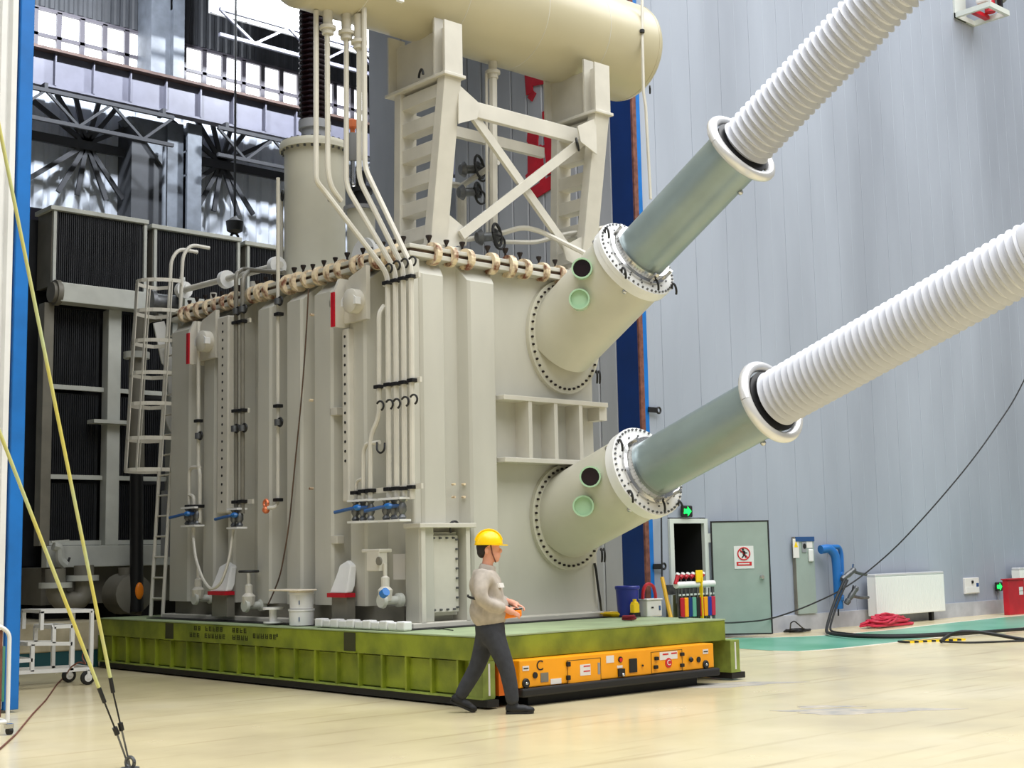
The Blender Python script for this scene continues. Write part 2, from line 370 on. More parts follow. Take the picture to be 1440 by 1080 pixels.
part('dark_side_panel', MB().box(17.45, 18.45, 35.1, 35.95, 0, 14.0), 'backdark', cl, smooth=False)  # plain dark box left of the shaft
part('downpipe', MB().cyl((18.3, 34.8, 0), (18.3, 34.8, 13.2), .06), 'steelblue', cl)
part('haunch', MB().prism([(17.3, 35, 13.95), (18.45, 35, 13.95), (18.45, 35, 12.6)], (0, .7, 0)), 'steelblue', cl, smooth=False)
def lattice(name, x0, x1, y, z0, z1, n, label, m='truss', w=.07, fan=True):
    t = thing(name, label, 'truss', ((x0 + x1) / 2, y, z0))
    part('top_chord', MB().bar((x0, y, z1), (x1, y, z1), .1, .1), m, t, smooth=False); part('bottom_chord', MB().bar((x0, y, z0), (x1, y, z0), .1, .1), m, t, smooth=False)
    st = (x1 - x0) / n
    for i in range(n):
        a = x0 + i * st; part('diagonal', MB().bar((a, y, z0 if i % 2 else z1), (a + st, y, z1 if i % 2 else z0), w, w), m, t, smooth=False)
    if z1 < 14: 
        for hx in (x0 + .3, (x0 + x1) / 2, x1 - .3): part('hanger', MB().box(hx - .05, hx + .05, y - .03, y + .3, z1, 14.05), m, t, smooth=False)
    return t
lattice('lattice_truss', 10.8, 18.2, 34.1, 13.05, 13.85, 8, 'dark lattice truss left of the steel column')
lattice('lattice_truss', 19.6, 27, 34.1, 13.05, 13.85, 8, 'dark lattice truss right of the steel column')
for i, (cx, cz) in enumerate(((16.34, 13.1), (20.6, 13.3))):  # dark bars in front of the wall take the place of truss shadows
    t = thing('truss_shadow_fan', 'dark bars drawing the fan shaped truss shadow %s the steel column' % ('left of' if i == 0 else 'right of'), 'brace', (cx, 34.9, 11.0))
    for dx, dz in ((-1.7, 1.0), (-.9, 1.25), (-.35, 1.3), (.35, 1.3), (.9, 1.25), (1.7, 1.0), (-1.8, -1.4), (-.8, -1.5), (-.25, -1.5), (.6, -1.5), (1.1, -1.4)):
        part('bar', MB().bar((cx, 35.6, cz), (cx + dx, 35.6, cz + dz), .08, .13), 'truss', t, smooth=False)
    part('rail', MB().bar((cx - 2.6, 35.6, cz - .05), (cx + 2.2, 35.6, cz - .05), .1, .26), 'truss', t, smooth=False)  # level dark bar of the same truss shadow stand-in
lattice('roof_truss', 19.0, 27, 33.0, 16.15, 16.9, 7, 'grey roof truss above the right ribbon window', 'girder')
struct('ceiling', MB().box(2, 40, 16.3, 36.3, 20, 20.2), 'backwall', label='bay roof')
struct('trim_3', MB().box(19.05, 30, 33.6, 33.7, 17.0, 20), 'white', label='white fascia panels under the bay roof')
for i in range(9): struct('trim_%d' % (4 + i), MB().box(19.05 + i * 1.16, 19.11 + i * 1.16, 33.57, 33.6, 17.0, 20), 'wall', label='joint cover between white fascia panels')
hk = thing('crane_hook', 'black crane hook block hanging in front of the far wall', 'crane hook', (17.746, 30.000, 9.747))
hp = (17.745, 30.000, 9.930)
part('hook_block', MB().lathe([(-.22, .1), (-.16, .2), (.08, .22), (.14, .12), (.2, .06)], hp, (0, 0, 1), 16), 'black', hk); part('hoist_rope', MB().cyl((hp[0], hp[1], hp[2] + .15), (hp[0], hp[1], 20), .03), 'blacks', hk); part('hook', MB().torus((hp[0], hp[1], hp[2] - .32), (0, 1, 0), .1, .035, 14, 8, 0, 4.5), 'black', hk)
dk = thing('storage_tank', 'dull steel tank and dark machinery behind the blue door edge', 'machine', (10.940, 26.000, 0.624))
part('machine_body', MB().box(9.864, 11.718, 27.0, 29.0, 0, 5.267), 'backdark', dk, smooth=False)
part('wall_shade_sheet', MB().box(9.856, 11.771, 27.2, 27.3, 0, 8.824), mat('wall_shade_purple', (78, 74, 92), .7, vary=.15, stretch=(3, 3, .4)), dk, smooth=False)  # added dark sheet, its colour stands in for shade on the far wall
part('drum', MB().lathe([(0, .3), (.1, .75), (.2, .8), (2.6, .8)], (10.570, 26.000, 4.490), (1, .1, 0), 24), 'steel', dk)
for i, p in enumerate(((11.029, 26.500, 5.795), (11.035, 26.500, 5.553), (11.040, 26.500, 5.312))): part('rack_beam', MB().bar((p[0] - 3, p[1], p[2]), (p[0] + 1.2, p[1], p[2]), .2, .12), 'blacks', dk, smooth=False)
for p in ((10.839, 25.900, 4.358), (10.831, 25.900, 2.309)): part('end_plate', MB().lathe([(0, .32), (.05, .32)], p, (0, -1, 0), 20), 'grey', dk)
struct('wall_bay_left', MB().box(2, 2.2, 16.4, 36, 0, 20), 'backdark', label='side wall of the bay')
struct('wall_left', MB().box(-25, 5.8, 15.3, 15.5, 0, 20), 'wall2', label='wall behind the sliding door leaf')
struct('wall_lintel', MB().box(2, 17.55, WY + .1, WY + .3, 12.6, 20), 'wall2', label='wall above the big doorway')

# big sliding door leaf on the left with its blue edge
dl = struct('door_1', MB().box(2.0, 5.86, 14.56, 14.8, .05, 16), 'white', label='white ribbed sliding door leaf with blue edge')
dm = MB().prism([(0, .06, 0), (.02, 0, 0), (.08, 0, 0), (.10, .06, 0)], (0, 0, 15.9)).mesh('rib', 'white', False)
for i in range(20): inst('rib', dm, dl, (5.755 - i * .12, 14.5, .05))
part('edge_post', MB().box(5.865, 6.02, 14.5, 14.85, .03, 16), 'blue', dl, bevel=.01, label='blue edge post')


# ================================================================== transformer tank
TX0, TX1, TY0, TY1, TZ0, TZ1 = 10.03, 12.95, 12.76, 18.3, .726, 5.12
tk = thing('transformer_tank', 'huge cream grey ribbed steel transformer tank standing on the green platform', 'transformer', (11.4, 15.5, TZ0))
part('tank_body', MB().box(TX0, TX1, TY0, TY1, TZ0, TZ1), 'tank', tk, smooth=False)
part('base_plate', MB().box(9.72, TX1 + .02, 12.5, TY1 + .1, TZ0, .79), 'tank2', tk, bevel=.01, smooth=False)
part('rim_flange', MB().box(9.8, 13.06, 12.6, 18.42, 5.06, 5.12), 'tank', tk, bevel=.008, smooth=False)
part('rim_gasket', MB().box(9.83, 13.03, 12.63, 18.4, 5.12, 5.16), 'gasket', tk, smooth=False)
part('lid', MB().box(9.8, 13.06, 12.6, 18.42, 5.16, 5.21).box(10.1, 12.8, 12.95, 18.1, 5.21, 5.25), 'tank', tk, bevel=.008, smooth=False)
def boxL(y0, y1, z0=.97, z1=4.86, x=9.74, c=.05):      # a welded box stiffener on the long side
    pr = [(TX0, y0 - c), (x + .03, y0), (x, y0 + .03), (x, y1 - .03), (x + .03, y1), (TX0, y1 + c)]
    mb = MB(); n = len(pr)
    bot = [(a, b, z0) for a, b in pr]; top = [(a, b, z1 + (.14 if a > x + .1 else 0) + (a - x) * .3) for a, b in pr]
    mb.add(bot + top, [tuple(range(n)), tuple(range(2 * n - 1, n - 1, -1))] + [(i, i + n, (i + 1) % n + n, (i + 1) % n) for i in range(n)])
    return mb
def boxF(x0, x1, z0, z1, y=12.58, c=.05):              # the same on the short side
    pr = [(x0 - c, TY0), (x0, y + .03), (x0 + .03, y), (x1 - .03, y), (x1, y + .03), (x1 + c, TY0)]
    mb = MB(); n = len(pr)
    bot = [(a, b, z0) for a, b in pr]; top = [(a, b, z1 + (.14 if b > y + .1 else 0) + (b - y) * .3) for a, b in pr]
    mb.add(bot + top, [tuple(range(n - 1, -1, -1)), tuple(range(n, 2 * n))] + [(i, (i + 1) % n, (i + 1) % n + n, i + n) for i in range(n)])
    return mb
LB = [(17.684, 18.25), (16.967, 17.300), (16.436, 16.623), (15.540, 15.873),
      (14.802, 15.165), (14.124, 14.529), (13.426, 13.762)]
for a, b in LB: part('stiffener', boxL(a, b), 'tank', tk, smooth=False)
part('stiffener', boxF(9.943, 10.307, 1.902, 4.86), 'tank', tk, smooth=False)
part('stiffener', boxF(10.681, 11.114, .82, 4.86), 'tank', tk, smooth=False)
part('corner_post', MB().box(9.84, 10.06, 12.54, 12.8, .79, 1.902), 'tank', tk, bevel=.01, smooth=False)
part('corner_plate', MB().box(9.84, 9.97, 12.62, 12.8, 1.902, 5.06), 'tank', tk, bevel=.03, smooth=False)
part('ledge', MB().box(9.8, 10.645, 12.46, 12.78, 1.866, 1.920), 'tank2', tk, bevel=.008, smooth=False)
# bolted hatch between two ribs on the short side
hx0, hx1, hz0, hz1 = 9.998, 10.455, 0.894, 1.779
for px in (9.875, 10.544): part('rib', MB().box(px - .03, px + .03, 12.5, 12.78, .79, 1.867), 'tank2', tk, smooth=False)
hc = part('hatch_cover', MB().box(hx0, hx1, 12.58, 12.66, hz0, hz1), 'tank2', tk, bevel=.006, smooth=False)
part('hatch_seat', MB().box(hx0 - .04, hx1 + .04, 12.66, 12.78, hz0 - .04, hz1 + .04), 'tank', tk, smooth=False)
hb = MB()
for i in range(8):
    z = hz0 + .05 + (hz1 - hz0 - .1) * i / 7; hb.cyl((hx0 + .03, 12.58, z), (hx0 + .03, 12.55, z), .014, n=6).cyl((hx1 - .03, 12.58, z), (hx1 - .03, 12.55, z), .014, n=6)
for i in range(4):
    x = hx0 + .08 + (hx1 - hx0 - .16) * i / 3; hb.cyl((x, 12.58, hz0 + .03), (x, 12.55, hz0 + .03), .014, n=6).cyl((x, 12.58, hz1 - .03), (x, 12.55, hz1 - .03), .014, n=6)
part('bolts', hb, 'steel', hc, kind='stuff')
part('hook', MB().tube([(hx1 - .17, 12.5, hz1 + .03), (hx1 - .2, 12.49, hz1 + .14), (hx1 - .1, 12.49, hz1 + .17), (hx1 - .04, 12.49, hz1 + .1)], .014, 6, .05), 'blacks', tk)
# studs left on the second stiffener
for px, py in ((635,684),(649,684),(635,699),(649,699)): pass
for p in ((10.480, 12.700, 2.385), (10.635, 12.700, 2.388), (10.478, 12.700, 2.233), (10.632, 12.700, 2.235)): part('stud', MB().cyl(p, (p[0], p[1] - .05, p[2]), .016, n=6), 'rust', tk)
# shelf frame on the right of the short side: two shelves and uprights
sx0, sx1, sz0, sz1 = 11.155, 12.98, 2.690, 3.456
sf = part('shelf_frame', MB().box(sx0, sx1, 12.5, 12.78, sz1 - .03, sz1 + .03).box(sx0, sx1, 12.5, 12.78, sz0 - .03, sz0 + .03), 'tank2', tk, bevel=.006, smooth=False)
for px in (11.596, 12.037, 12.480): part('upright', MB().box(px - .03, px + .03, 12.51, 12.78, sz0 + .03, sz1 - .03), 'tank2', sf, smooth=False)
part('end_block', MB().box(sx1 - .12, sx1 + .02, 12.55, 12.78, sz1 - .2, sz1 - .03), 'tank2', sf, smooth=False)

# rim clamps all round the two sides in view
def clamp_mesh():
    mb = MB(); n = 14; a0 = math.radians(48); a1 = math.radians(312); P = []
    for r in (.125, .066):
        rr = [(r * math.cos(a0 + (a1 - a0) * i / n), r * math.sin(a0 + (a1 - a0) * i / n)) for i in range(n + 1)]
        P += rr if r > .1 else rr[::-1]
    o = len(P); t = .034; k = 2 * (n + 1)
    vs = [(x, -t, z) for x, z in P] + [(x, t, z) for x, z in P]
    fs = []
    for i in range(n):
        a, b, c, d = i, i + 1, k - 2 - i, k - 1 - i
        fs += [(a, d, c, b), (a + k, b + k, c + k, d + k), (a, b, b + k, a + k), (c, d, d + k, c + k)]
    fs += [(0, k, 2 * k - 1, k - 1), (n, n + 1, n + 1 + k, n + k)]
    return mb.add(vs, fs).mesh('rim_clamp', 'rust', False)
cm = clamp_mesh()
cs = MB().cyl((0, 0, .04), (0, 0, .17), .014, n=6).lathe([(.16, .018), (.2, .035), (.215, .035)], (0, 0, 0), (0, 0, 1), 8).mesh('clamp_screw', 'screw', False)
def clamp(loc, rz, sc=1.0):
    s = random.uniform(.92, 1.1) * sc
    o = inst('rim_clamp', cm, tk, loc, rz + random.uniform(-.12, .12), scale=(s, s, s)); q = bpy.data.objects.new('clamp_screw', cs); COL.objects.link(q); q.parent = o; q.location = (.06, 0, 0)
for px in (18.044, 17.833, 17.584, 17.340, 17.100, 16.865, 16.633, 16.165, 15.946, 15.731, 15.260, 15.040, 14.807, 14.546, 14.291, 14.040, 13.705, 13.541, 13.291, 13.062, 12.878):
    clamp((9.86, px, 5.135), 0)
for px in (10.195, 10.459, 10.718, 11.122, 11.419, 11.673, 11.995, 12.287):
    clamp((px, 12.66, 5.135), math.pi / 2, 1.05)

# lifting brackets with a red edge, and the perforated channels beside them
def lifter(y0, y1, zt, zb, name='lifting_bracket'):
    b = part(name, MB().prism([(9.52, y1, zb), (9.52, y1, zt - .18), (9.6, y1, zt), (9.95, y1, zt), (9.95, y1, zb)], (0, .05, 0)), 'tank2', tk, smooth=False)
    part('face_plate', MB().prism([(9.66, y1, zb + .05), (9.66, y0, zb + .05), (9.66, y0, zt + .1), (9.66, y1 - .1, zt), (9.66, y1, zt - .2)], (.06, 0, 0)), 'tank2', b, smooth=False)
    part('red_edge', MB().box(9.5, 9.52, y1 - .01, y1 + .06, zb, zt - .18), 'red', b, smooth=False, label='red painted edge')
    ym = (y0 + y1) / 2
    part('lug', MB().lathe([(0, .15), (.12, .15), (.15, .1)], (9.66, ym - .05, (zt + zb) / 2 - .02), (-1, 0, 0), 14), 'tank2', b)
    part('lug_cap', MB().prism([(9.6, ym - .2, zt - .38), (9.6, ym + .1, zt - .38), (9.6, ym + .1, zt - .3), (9.6, ym + .02, zt - .24), (9.6, ym - .12, zt - .24), (9.6, ym - .2, zt - .3)], (-.08, 0, 0)), 'white', b, smooth=False)
    part('eye', MB().torus((9.65, y1 - .12, zt - .26), (1, 0, 0), .045, .015, 12, 6), 'radside', b)
lifter(16.830, 17.305, 4.906, 4.287)
lifter(13.280, 13.737, 4.940, 4.334)
def channel(px0, px1, zt, zb, k):
    c = part('perforated_channel', MB().box(9.66, 9.9, px0, px1, zb, zt), 'tank2', tk, bevel=.02, smooth=False)
    h = MB()
    for i in range(k): z = zt - .1 - i * .117; h.cyl((9.661, (px0 + px1) / 2, z), (9.655, (px0 + px1) / 2, z), .018, n=8)
    part('hole', h, 'black', c)
channel(16.491, 16.776, 4.886, 2.168, 22)
channel(13.660, 13.794, 4.323, 2.208, 14)
# little terminal boxes between the stiffeners
for p in ((9.800, 14.105, 4.703), (9.800, 14.099, 3.341), (9.800, 14.095, 1.762)): part('terminal_box', MB().box(9.74, 9.85, p[1] - .07, p[1] + .07, p[2] - .05, p[2] + .05), 'tank2', tk, bevel=.008, smooth=False)
for p in ((9.740, 14.543, 3.522), (9.740, 14.547, 2.410), (9.740, 14.523, 4.612)): part('stud', MB().cyl(p, (p[0] - .05, p[1], p[2]), .018, n=6), 'rust', tk)
bx = part('instrument_box', MB().box(9.5, 9.62, 12.845, 13.092, 1.383, 1.604).box(9.5, 9.68, 12.845 - .01, 13.189, 1.595, 1.636), 'tank2', tk, bevel=.01, smooth=False)
part('port', MB().cyl((9.5, 12.832, 1.498), (9.48, 12.832, 1.498), .05), 'radside', bx)
part('notice', MB().box(9.9, 9.93, 12.876, 13.108, 1.277, 1.574), 'sticker', tk, smooth=False, label='white notice in a thin dark frame')
# jacking pads: pale rounded cover above a red foot
for y0, y1 in ((16.330, 16.759), (13.577, 13.930)):
    zt, zb = 1.512, 1.125; ym = (y0 + y1) / 2
    p = part('jacking_pad', MB().prism([(9.55, y0, zb), (9.55, y1, zb), (9.6, y1 - .02, zt - .3), (9.66, y1 - .06, zt - .06), (9.7, ym, zt), (9.66, y0 + .06, zt - .06), (9.6, y0 + .01, zt - .3)], (.1, 0, 0)), 'white', tk, bevel=.02, smooth=False)
    part('pad_foot', MB().box(9.53, 9.68, y0 - .01, y1 + .01, zb - .05, zb), 'red', p, smooth=False, label='red painted foot')
    part('pad_stub', MB().box(9.58, 9.7, y0 + .02, y1 - .02, .79, zb - .05), 'radside', p, smooth=False)

# ------------------------------------------------ pipework on the long side
def pipe(pts, r=.03, m='tank2', fl=.12, parent=tk): return part('pipe', MB().tube(pts, r, 8, fl), m, parent)
PXF = 9.6
pipe([(9.600, 17.202, 4.885), (9.600, 17.169, 2.847), (9.600, 17.128, 2.745), (9.600, 17.117, 2.057)], .026)
pipe([(9.600, 17.129, 2.824), (9.600, 17.428, 2.842), (9.600, 17.414, 2.066)], .026)
pipe([(9.600, 17.421, 2.453), (9.600, 17.281, 2.427), (9.600, 17.275, 2.062)], .026)
pipe([(9.600, 16.156, 2.096), (9.600, 16.186, 5.402), (9.900, 16.521, 5.564), (9.900, 15.451, 5.327)], .03, 'radside')
pipe([(9.600, 15.994, 2.147), (9.600, 16.019, 5.306), (9.900, 16.352, 5.516), (9.900, 15.451, 5.337)], .03, 'radside')
pipe([(9.720, 15.327, 6.575), (9.720, 15.324, 4.941), (9.720, 15.319, 2.299), (9.680, 15.306, 2.197), (9.600, 15.383, 2.199)], .026)
part('hand_lever', MB().torus((9.600, 15.417, 2.256), (1, 0, 0), .045, .02, 12, 6), 'copper', tk)
part('cap', MB().ball((9.600, 15.417, 2.173), .05, 10, 6), 'copper', tk)
vp = [(545, 365), (556, 360), (567, 356), (578, 352)]
V4 = [(9.620, 12.796, 4.847), (9.620, 12.645, 4.856), (9.620, 12.495, 4.864), (9.620, 12.347, 4.873)]
V4b = [(9.620, 12.807, 2.179), (9.620, 12.659, 2.173), (9.620, 12.512, 2.167), (9.620, 12.367, 2.185)]
TOP = [[(8.897, 13.200, 8.012), (8.892, 13.200, 5.927), (9.006, 13.200, 5.834)], [(9.263, 13.100, 7.852), (9.251, 13.100, 5.905)], [(9.378, 13.000, 7.761), (9.365, 13.000, 5.989)], [(9.383, 12.900, 8.175), (9.377, 12.900, 6.107)]]
for a, b, t in zip(V4, V4b, TOP): pipe(t + [a, b], .032)
pipe([(9.020, 13.150, 7.851), (9.023, 13.150, 6.067), (9.063, 13.150, 5.885), (9.214, 13.150, 5.728)], .032)
pipe([(9.700, 12.978, 4.500), (9.620, 12.970, 4.405), (9.620, 12.986, 3.158), (9.580, 13.103, 2.964), (9.580, 13.112, 2.190)], .03)
pipe([(9.620, 12.976, 2.873), (9.580, 13.188, 2.870), (9.580, 13.246, 2.790), (9.580, 13.253, 2.196)], .026)
pipe([(9.580, 13.250, 2.463), (9.580, 13.393, 2.445), (9.580, 13.410, 2.202)], .02)
# pipe clips
def clip(p, n=1):
    part('pipe_clip', MB().box(p[0] - .045, p[0] + .045, p[1] - .055, p[1] + .055, p[2] - .022, p[2] + .022), 'blacks', tk, bevel=.006, smooth=False)
for p in ((9.620, 12.798, 4.736), (9.620, 12.646, 4.738), (9.620, 12.497, 4.739), (9.620, 12.349, 4.740), (9.620, 12.982, 3.526), (9.620, 12.788, 3.531), (9.620, 12.651, 3.526), (9.620, 12.503, 3.527), (9.620, 12.344, 3.535),
          (9.620, 12.805, 2.318), (9.620, 12.656, 2.319), (9.620, 12.510, 2.312), (9.620, 12.365, 2.321), (9.580, 13.409, 2.303), (9.580, 13.251, 2.313), (9.580, 13.110, 2.315),
          (9.600, 16.180, 4.725), (9.600, 16.015, 4.721), (9.600, 16.169, 3.523), (9.600, 16.005, 3.518), (9.600, 16.158, 2.303), (9.600, 15.996, 2.306), (9.700, 15.275, 4.724), (9.700, 15.290, 3.515), (9.700, 15.287, 2.297), (9.600, 17.179, 3.473), (9.600, 17.419, 2.294), (9.600, 17.279, 2.289), (9.600, 17.121, 2.283)):
    clip(p)
for p, q in (((9.660, 12.921, 4.744), (9.660, 12.241, 4.752)), ((9.660, 13.078, 3.522), (9.660, 12.237, 3.542)), ((9.640, 13.536, 2.301), (9.640, 12.209, 2.330)), ((9.660, 16.332, 2.301), (9.660, 15.828, 2.300)), ((9.660, 16.344, 3.532), (9.660, 15.942, 3.516)), ((9.660, 16.356, 4.745), (9.660, 15.914, 4.733))):
    part('pipe_bracket', MB().bar(p, q, .03, .06), 'tank2', tk, smooth=False)
for p in ((9.560, 12.716, 4.885), (9.560, 12.565, 4.894), (9.560, 12.416, 4.894), (9.560, 12.269, 4.894), (9.560, 12.904, 3.289), (9.560, 12.725, 3.289), (9.560, 12.589, 3.285), (9.560, 12.429, 3.294), (9.560, 12.270, 3.304)):
    part('bonding_strap', MB().torus((p[0], p[1] - .02, p[2]), (1, .2, 0), .055, .012, 12, 6, -1.2, 2.6), 'black', tk)
part('bonding_strap', MB().tube([(9.580, 12.978, 2.872), (9.550, 12.938, 2.768), (9.550, 12.856, 2.730), (9.550, 12.787, 2.774), (9.580, 12.826, 2.852)], .012, 6, .05), 'black', tk)
for p in ((9.580, 17.140, 3.260), (9.570, 16.153, 3.281), (9.570, 15.953, 3.275), (9.680, 15.258, 3.298), (9.680, 15.261, 4.890), (9.570, 16.131, 4.871), (9.570, 15.966, 4.876)):
    fl = part('pipe_union', MB().cyl((p[0], p[1], p[2] - .04), (p[0], p[1], p[2] + .04), .05), 'steel', tk)
    part('strap', MB().torus((p[0], p[1] - .05, p[2]), (1, 0, 0), .055, .013, 12, 6), 'black', fl)
# valve banks with blue levers
def bank(p, n, dy):
    b = part('valve_bank', MB().box(9.5, 9.66, p[1] - .06 - dy * (n - 1), p[1] + .06, p[2] + .1, p[2] + .125), 'white', tk, smooth=False)
    part('lower_flange', MB().box(9.5, 9.66, p[1] - .06 - dy * (n - 1), p[1] + .06, p[2] - .15, p[2] - .125), 'white', b, smooth=False)
    for i in range(n):
        y = p[1] - dy * i
        part('valve', MB().lathe([(-.13, .035), (-.1, .05), (-.07, .03), (-.03, .052), (.03, .052), (.07, .03), (.1, .05), (.13, .035)], (9.58, y, p[2]), (0, 0, 1), 10), 'steel', b)
    part('lever', MB().tube([(9.55, p[1] - dy * (n - 1), p[2] + .03), (9.46, p[1] - dy * .5, p[2] + .02), (9.36, p[1] + .12, p[2] - .02)], .022, 6, .04), 'signblue', b, label='blue valve lever')
    part('lever', MB().ball((9.5, p[1] - dy, p[2] + .03), .045, 8, 6, (1, 1.6, .8)), 'bluepipe', b)
    return b
bank((9.600, 17.416, 2.155), 3, .13); bank((9.600, 16.174, 2.096), 2, .14); bank((9.580, 13.411, 2.093), 3, .15); bank((9.620, 12.808, 2.089), 3, .15)
pipe([(9.580, 17.258, 1.993), (9.580, 17.255, 1.846)], .025)
# drain hose hanging from the far valve bank, loose lead on the side
part('drain_hose', MB().tube([(9.550, 17.201, 1.845), (9.500, 17.048, 1.571), (9.450, 16.761, 1.284), (9.420, 16.480, 1.144), (9.450, 16.293, 1.219), (9.500, 16.163, 1.516), (9.580, 16.194, 1.937)], .02, 6, .2), 'tank2', tk)
part('loose_lead', MB().tube([(9.720, 14.605, 4.971), (9.700, 14.641, 4.285), (9.690, 14.725, 3.563), (9.690, 14.873, 2.758), (9.690, 15.021, 1.907), (9.680, 15.204, 1.325), (9.660, 15.339, 1.100), (9.600, 15.361, 0.967)], .01, 5, .3), 'gasket', tk)
# drain valves and pumps along the foot of the long side
def drain(p, wheel):
    d = part('drain_valve', MB().lathe([(0, .08), (.04, .09), (.05, .05), (.22, .05), (.24, .08), (.3, .08)], (9.5, p[1], p[2]), (1, 0, 0), 12), 'radframe', tk)
    part('bonnet', MB().lathe([(0, .07), (.12, .09), (.16, .05), (.26, .05), (.28, .025), (.42, .025)], (9.57, p[1], p[2]), (0, 0, 1), 10), 'tank2', d)
    if wheel: part('handwheel', MB().torus((9.57, p[1], p[2] + .44), (0, 0, 1), .12, .018, 16, 6).bar((9.46, p[1], p[2] + .44), (9.68, p[1], p[2] + .44), .02, .02).bar((9.57, p[1] - .11, p[2] + .44), (9.57, p[1] + .11, p[2] + .44), .02, .02), 'black', d)
    return d
drain((9.500, 15.783, 0.946), True); drain((9.500, 12.825, 1.048), False); drain((9.500, 17.097, 1.022), False)
part('blue_tag', MB().cyl((9.440, 12.702, 1.123), (9.440, 12.635, 1.156), .05, n=10), 'bluepipe', tk)
part('foot_stool', MB().cyl((9.420, 14.957, 0.761), (9.420, 14.958, 0.927), .05).cyl((9.420, 14.958, 0.918), (9.420, 14.958, 0.945), .13).cyl((9.420, 14.957, 0.752), (9.420, 14.957, 0.770), .12), 'white', tk)
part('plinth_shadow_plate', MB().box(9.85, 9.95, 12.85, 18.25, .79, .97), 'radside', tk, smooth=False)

# ------------------------------------------------ things on the lid
lid_pipes = [([(11.690, 13.200, 7.934), (11.648, 13.200, 5.631)], .055), ([(11.943, 14.200, 5.757), (11.959, 14.200, 6.590)], .07), ([(11.972, 14.200, 6.592), (11.693, 14.200, 6.585), (11.478, 14.200, 6.382), (11.468, 14.200, 5.742)], .045),
             ([(11.946, 14.200, 6.588), (11.925, 13.400, 6.744)], .04), ([(11.344, 13.400, 5.607), (11.723, 13.200, 5.689), (11.984, 13.000, 5.793), (12.207, 12.900, 5.749), (12.719, 12.500, 5.413)], .035),
             ([(11.809, 13.300, 5.624), (12.421, 13.200, 5.681), (12.695, 13.000, 5.789), (13.274, 12.600, 5.914)], .03), ([(11.620, 13.250, 7.894), (11.582, 13.250, 5.678)], .02)]
for pts, r in lid_pipes: pipe(pts, r)
for p, s in (((11.875, 13.900, 6.750), 1.3), ((11.550, 13.200, 5.636), 1.2), ((11.843, 13.900, 6.427), .8)):
    g = part('gate_valve', MB().lathe([(-.16, .07), (-.1, .11), (-.07, .06), (.07, .06), (.1, .11), (.16, .07)], p, (1, -.3, .15), 12), 'steel', tk)
    part('handwheel', MB().torus((p[0] + .02, p[1] - .16, p[2]), (.5, -1, .1), .12 * s, .02, 16, 6).bar((p[0] + .02 - .1, p[1] - .18, p[2]), (p[0] + .12, p[1] - .13, p[2]), .02, .02), 'black', g)
    part('strap', MB().torus((p[0] + .16, p[1] - .05, p[2] - .06), (0, 1, 0), .09, .016, 14, 6), 'black', g)
part('pipe', MB().cyl((10.150, 18.826, 5.627), (10.150, 15.931, 5.556), .045), 'tank2', tk, label='manifold pipe along the lid')
for p in ((10.150, 18.649, 5.621), (10.150, 17.391, 5.583), (10.150, 16.039, 5.555)): part('pipe_flange', MB().lathe([(-.05, .13), (-.01, .13), (.01, .13), (.05, .13)], p, (0, 1, 0), 16), 'white', tk)
for p in ((10.150, 17.754, 5.440), (10.150, 16.630, 5.430)): part('pipe_post', MB().cyl((p[0], p[1], 5.25), p, .05), 'tank2', tk)
part('disc_flange', MB().lathe([(0, .26), (.05, .26), (.05, .2), (.2, .2)], (10.300, 14.230, 5.380), (1, 0, 0), 20), 'white', tk)

# ------------------------------------------------ dark bushing on the lid
bb = thing('bushing', 'dark brown ribbed bushing on a tall cream cylinder above the tank lid', 'bushing', (10.75, 16.0, 5.25))
bc = (10.750, 15.991, 5.561); bx0, by0 = 10.75, bc[1]
zf = 7.320; zi = 7.622
part('cylinder', MB().lathe([(0, .43), (zf - 5.25, .43)], (bx0, by0, 5.25), (0, 0, 1), 36), 'turret', bb)
part('foot_flange', MB().lathe([(0, .5), (.06, .5)], (bx0, by0, 5.25), (0, 0, 1), 36), 'turret', bb)
part('flange', MB().lathe([(-.06, .5), (0, .5), (.001, .5), (.05, .49)], (bx0, by0, zf), (0, 0, 1), 36), 'turret', bb)
bm = MB()
for i in range(28): g = 2 * math.pi * i / 28; bm.cyl((bx0 + .46 * math.cos(g), by0 + .46 * math.sin(g), zf - .09), (bx0 + .46 * math.cos(g), by0 + .46 * math.sin(g), zf + .07), .018, n=6)
part('bolts', bm, 'steel', bb, kind='stuff')
part('collar', MB().lathe([(0, .22), (.1, .22), (.1, .19), (.22, .19), (.22, .23), (.34, .23)], (bx0, by0, zf + .05), (0, 0, 1), 24), 'grey', bb)
pr = [(0, .2)]; L = 2.6; n = 34
for i in range(n): t = L * i / n; s = L / n; pr += [(t + s * .1, .17), (t + s * .45, .225), (t + s * .62, .225), (t + s * .95, .17)]
part('insulator', MB().lathe(pr, (bx0, by0, zf + .36), (0, 0, 1), 28), 'porcelain', bb)
part('ladder_pipe', MB().tube([(10.400, 16.304, 5.519), (10.400, 16.306, 6.678)], .025), 'tank2', bb)
for p in ((10.350, 16.209, 6.618), (10.200, 16.083, 6.264)): part('strap', MB().torus(p, (1, -.4, 0), .07, .014, 14, 6), 'black', bb)
part('lug', MB().ball((10.300, 14.963, 6.292), .035, 8, 6), 'chrome', bb)
rv = thing('relief_valve', 'copper topped grey relief valve standing beside the dark bushing', 'valve', (10.750, 14.885, 5.455))
rp = (10.750, 14.881, 5.865)
part('pedestal', MB().lathe([(0, .19), (6.188 - 5.25, .19)], (10.75, rp[1], 5.25), (0, 0, 1), 24), 'turret', rv)
part('flange', MB().lathe([(0, .24), (.05, .24)], (10.75, rp[1], 6.188), (0, 0, 1), 24), 'grey', rv)
q = (10.750, 15.072, 6.575)
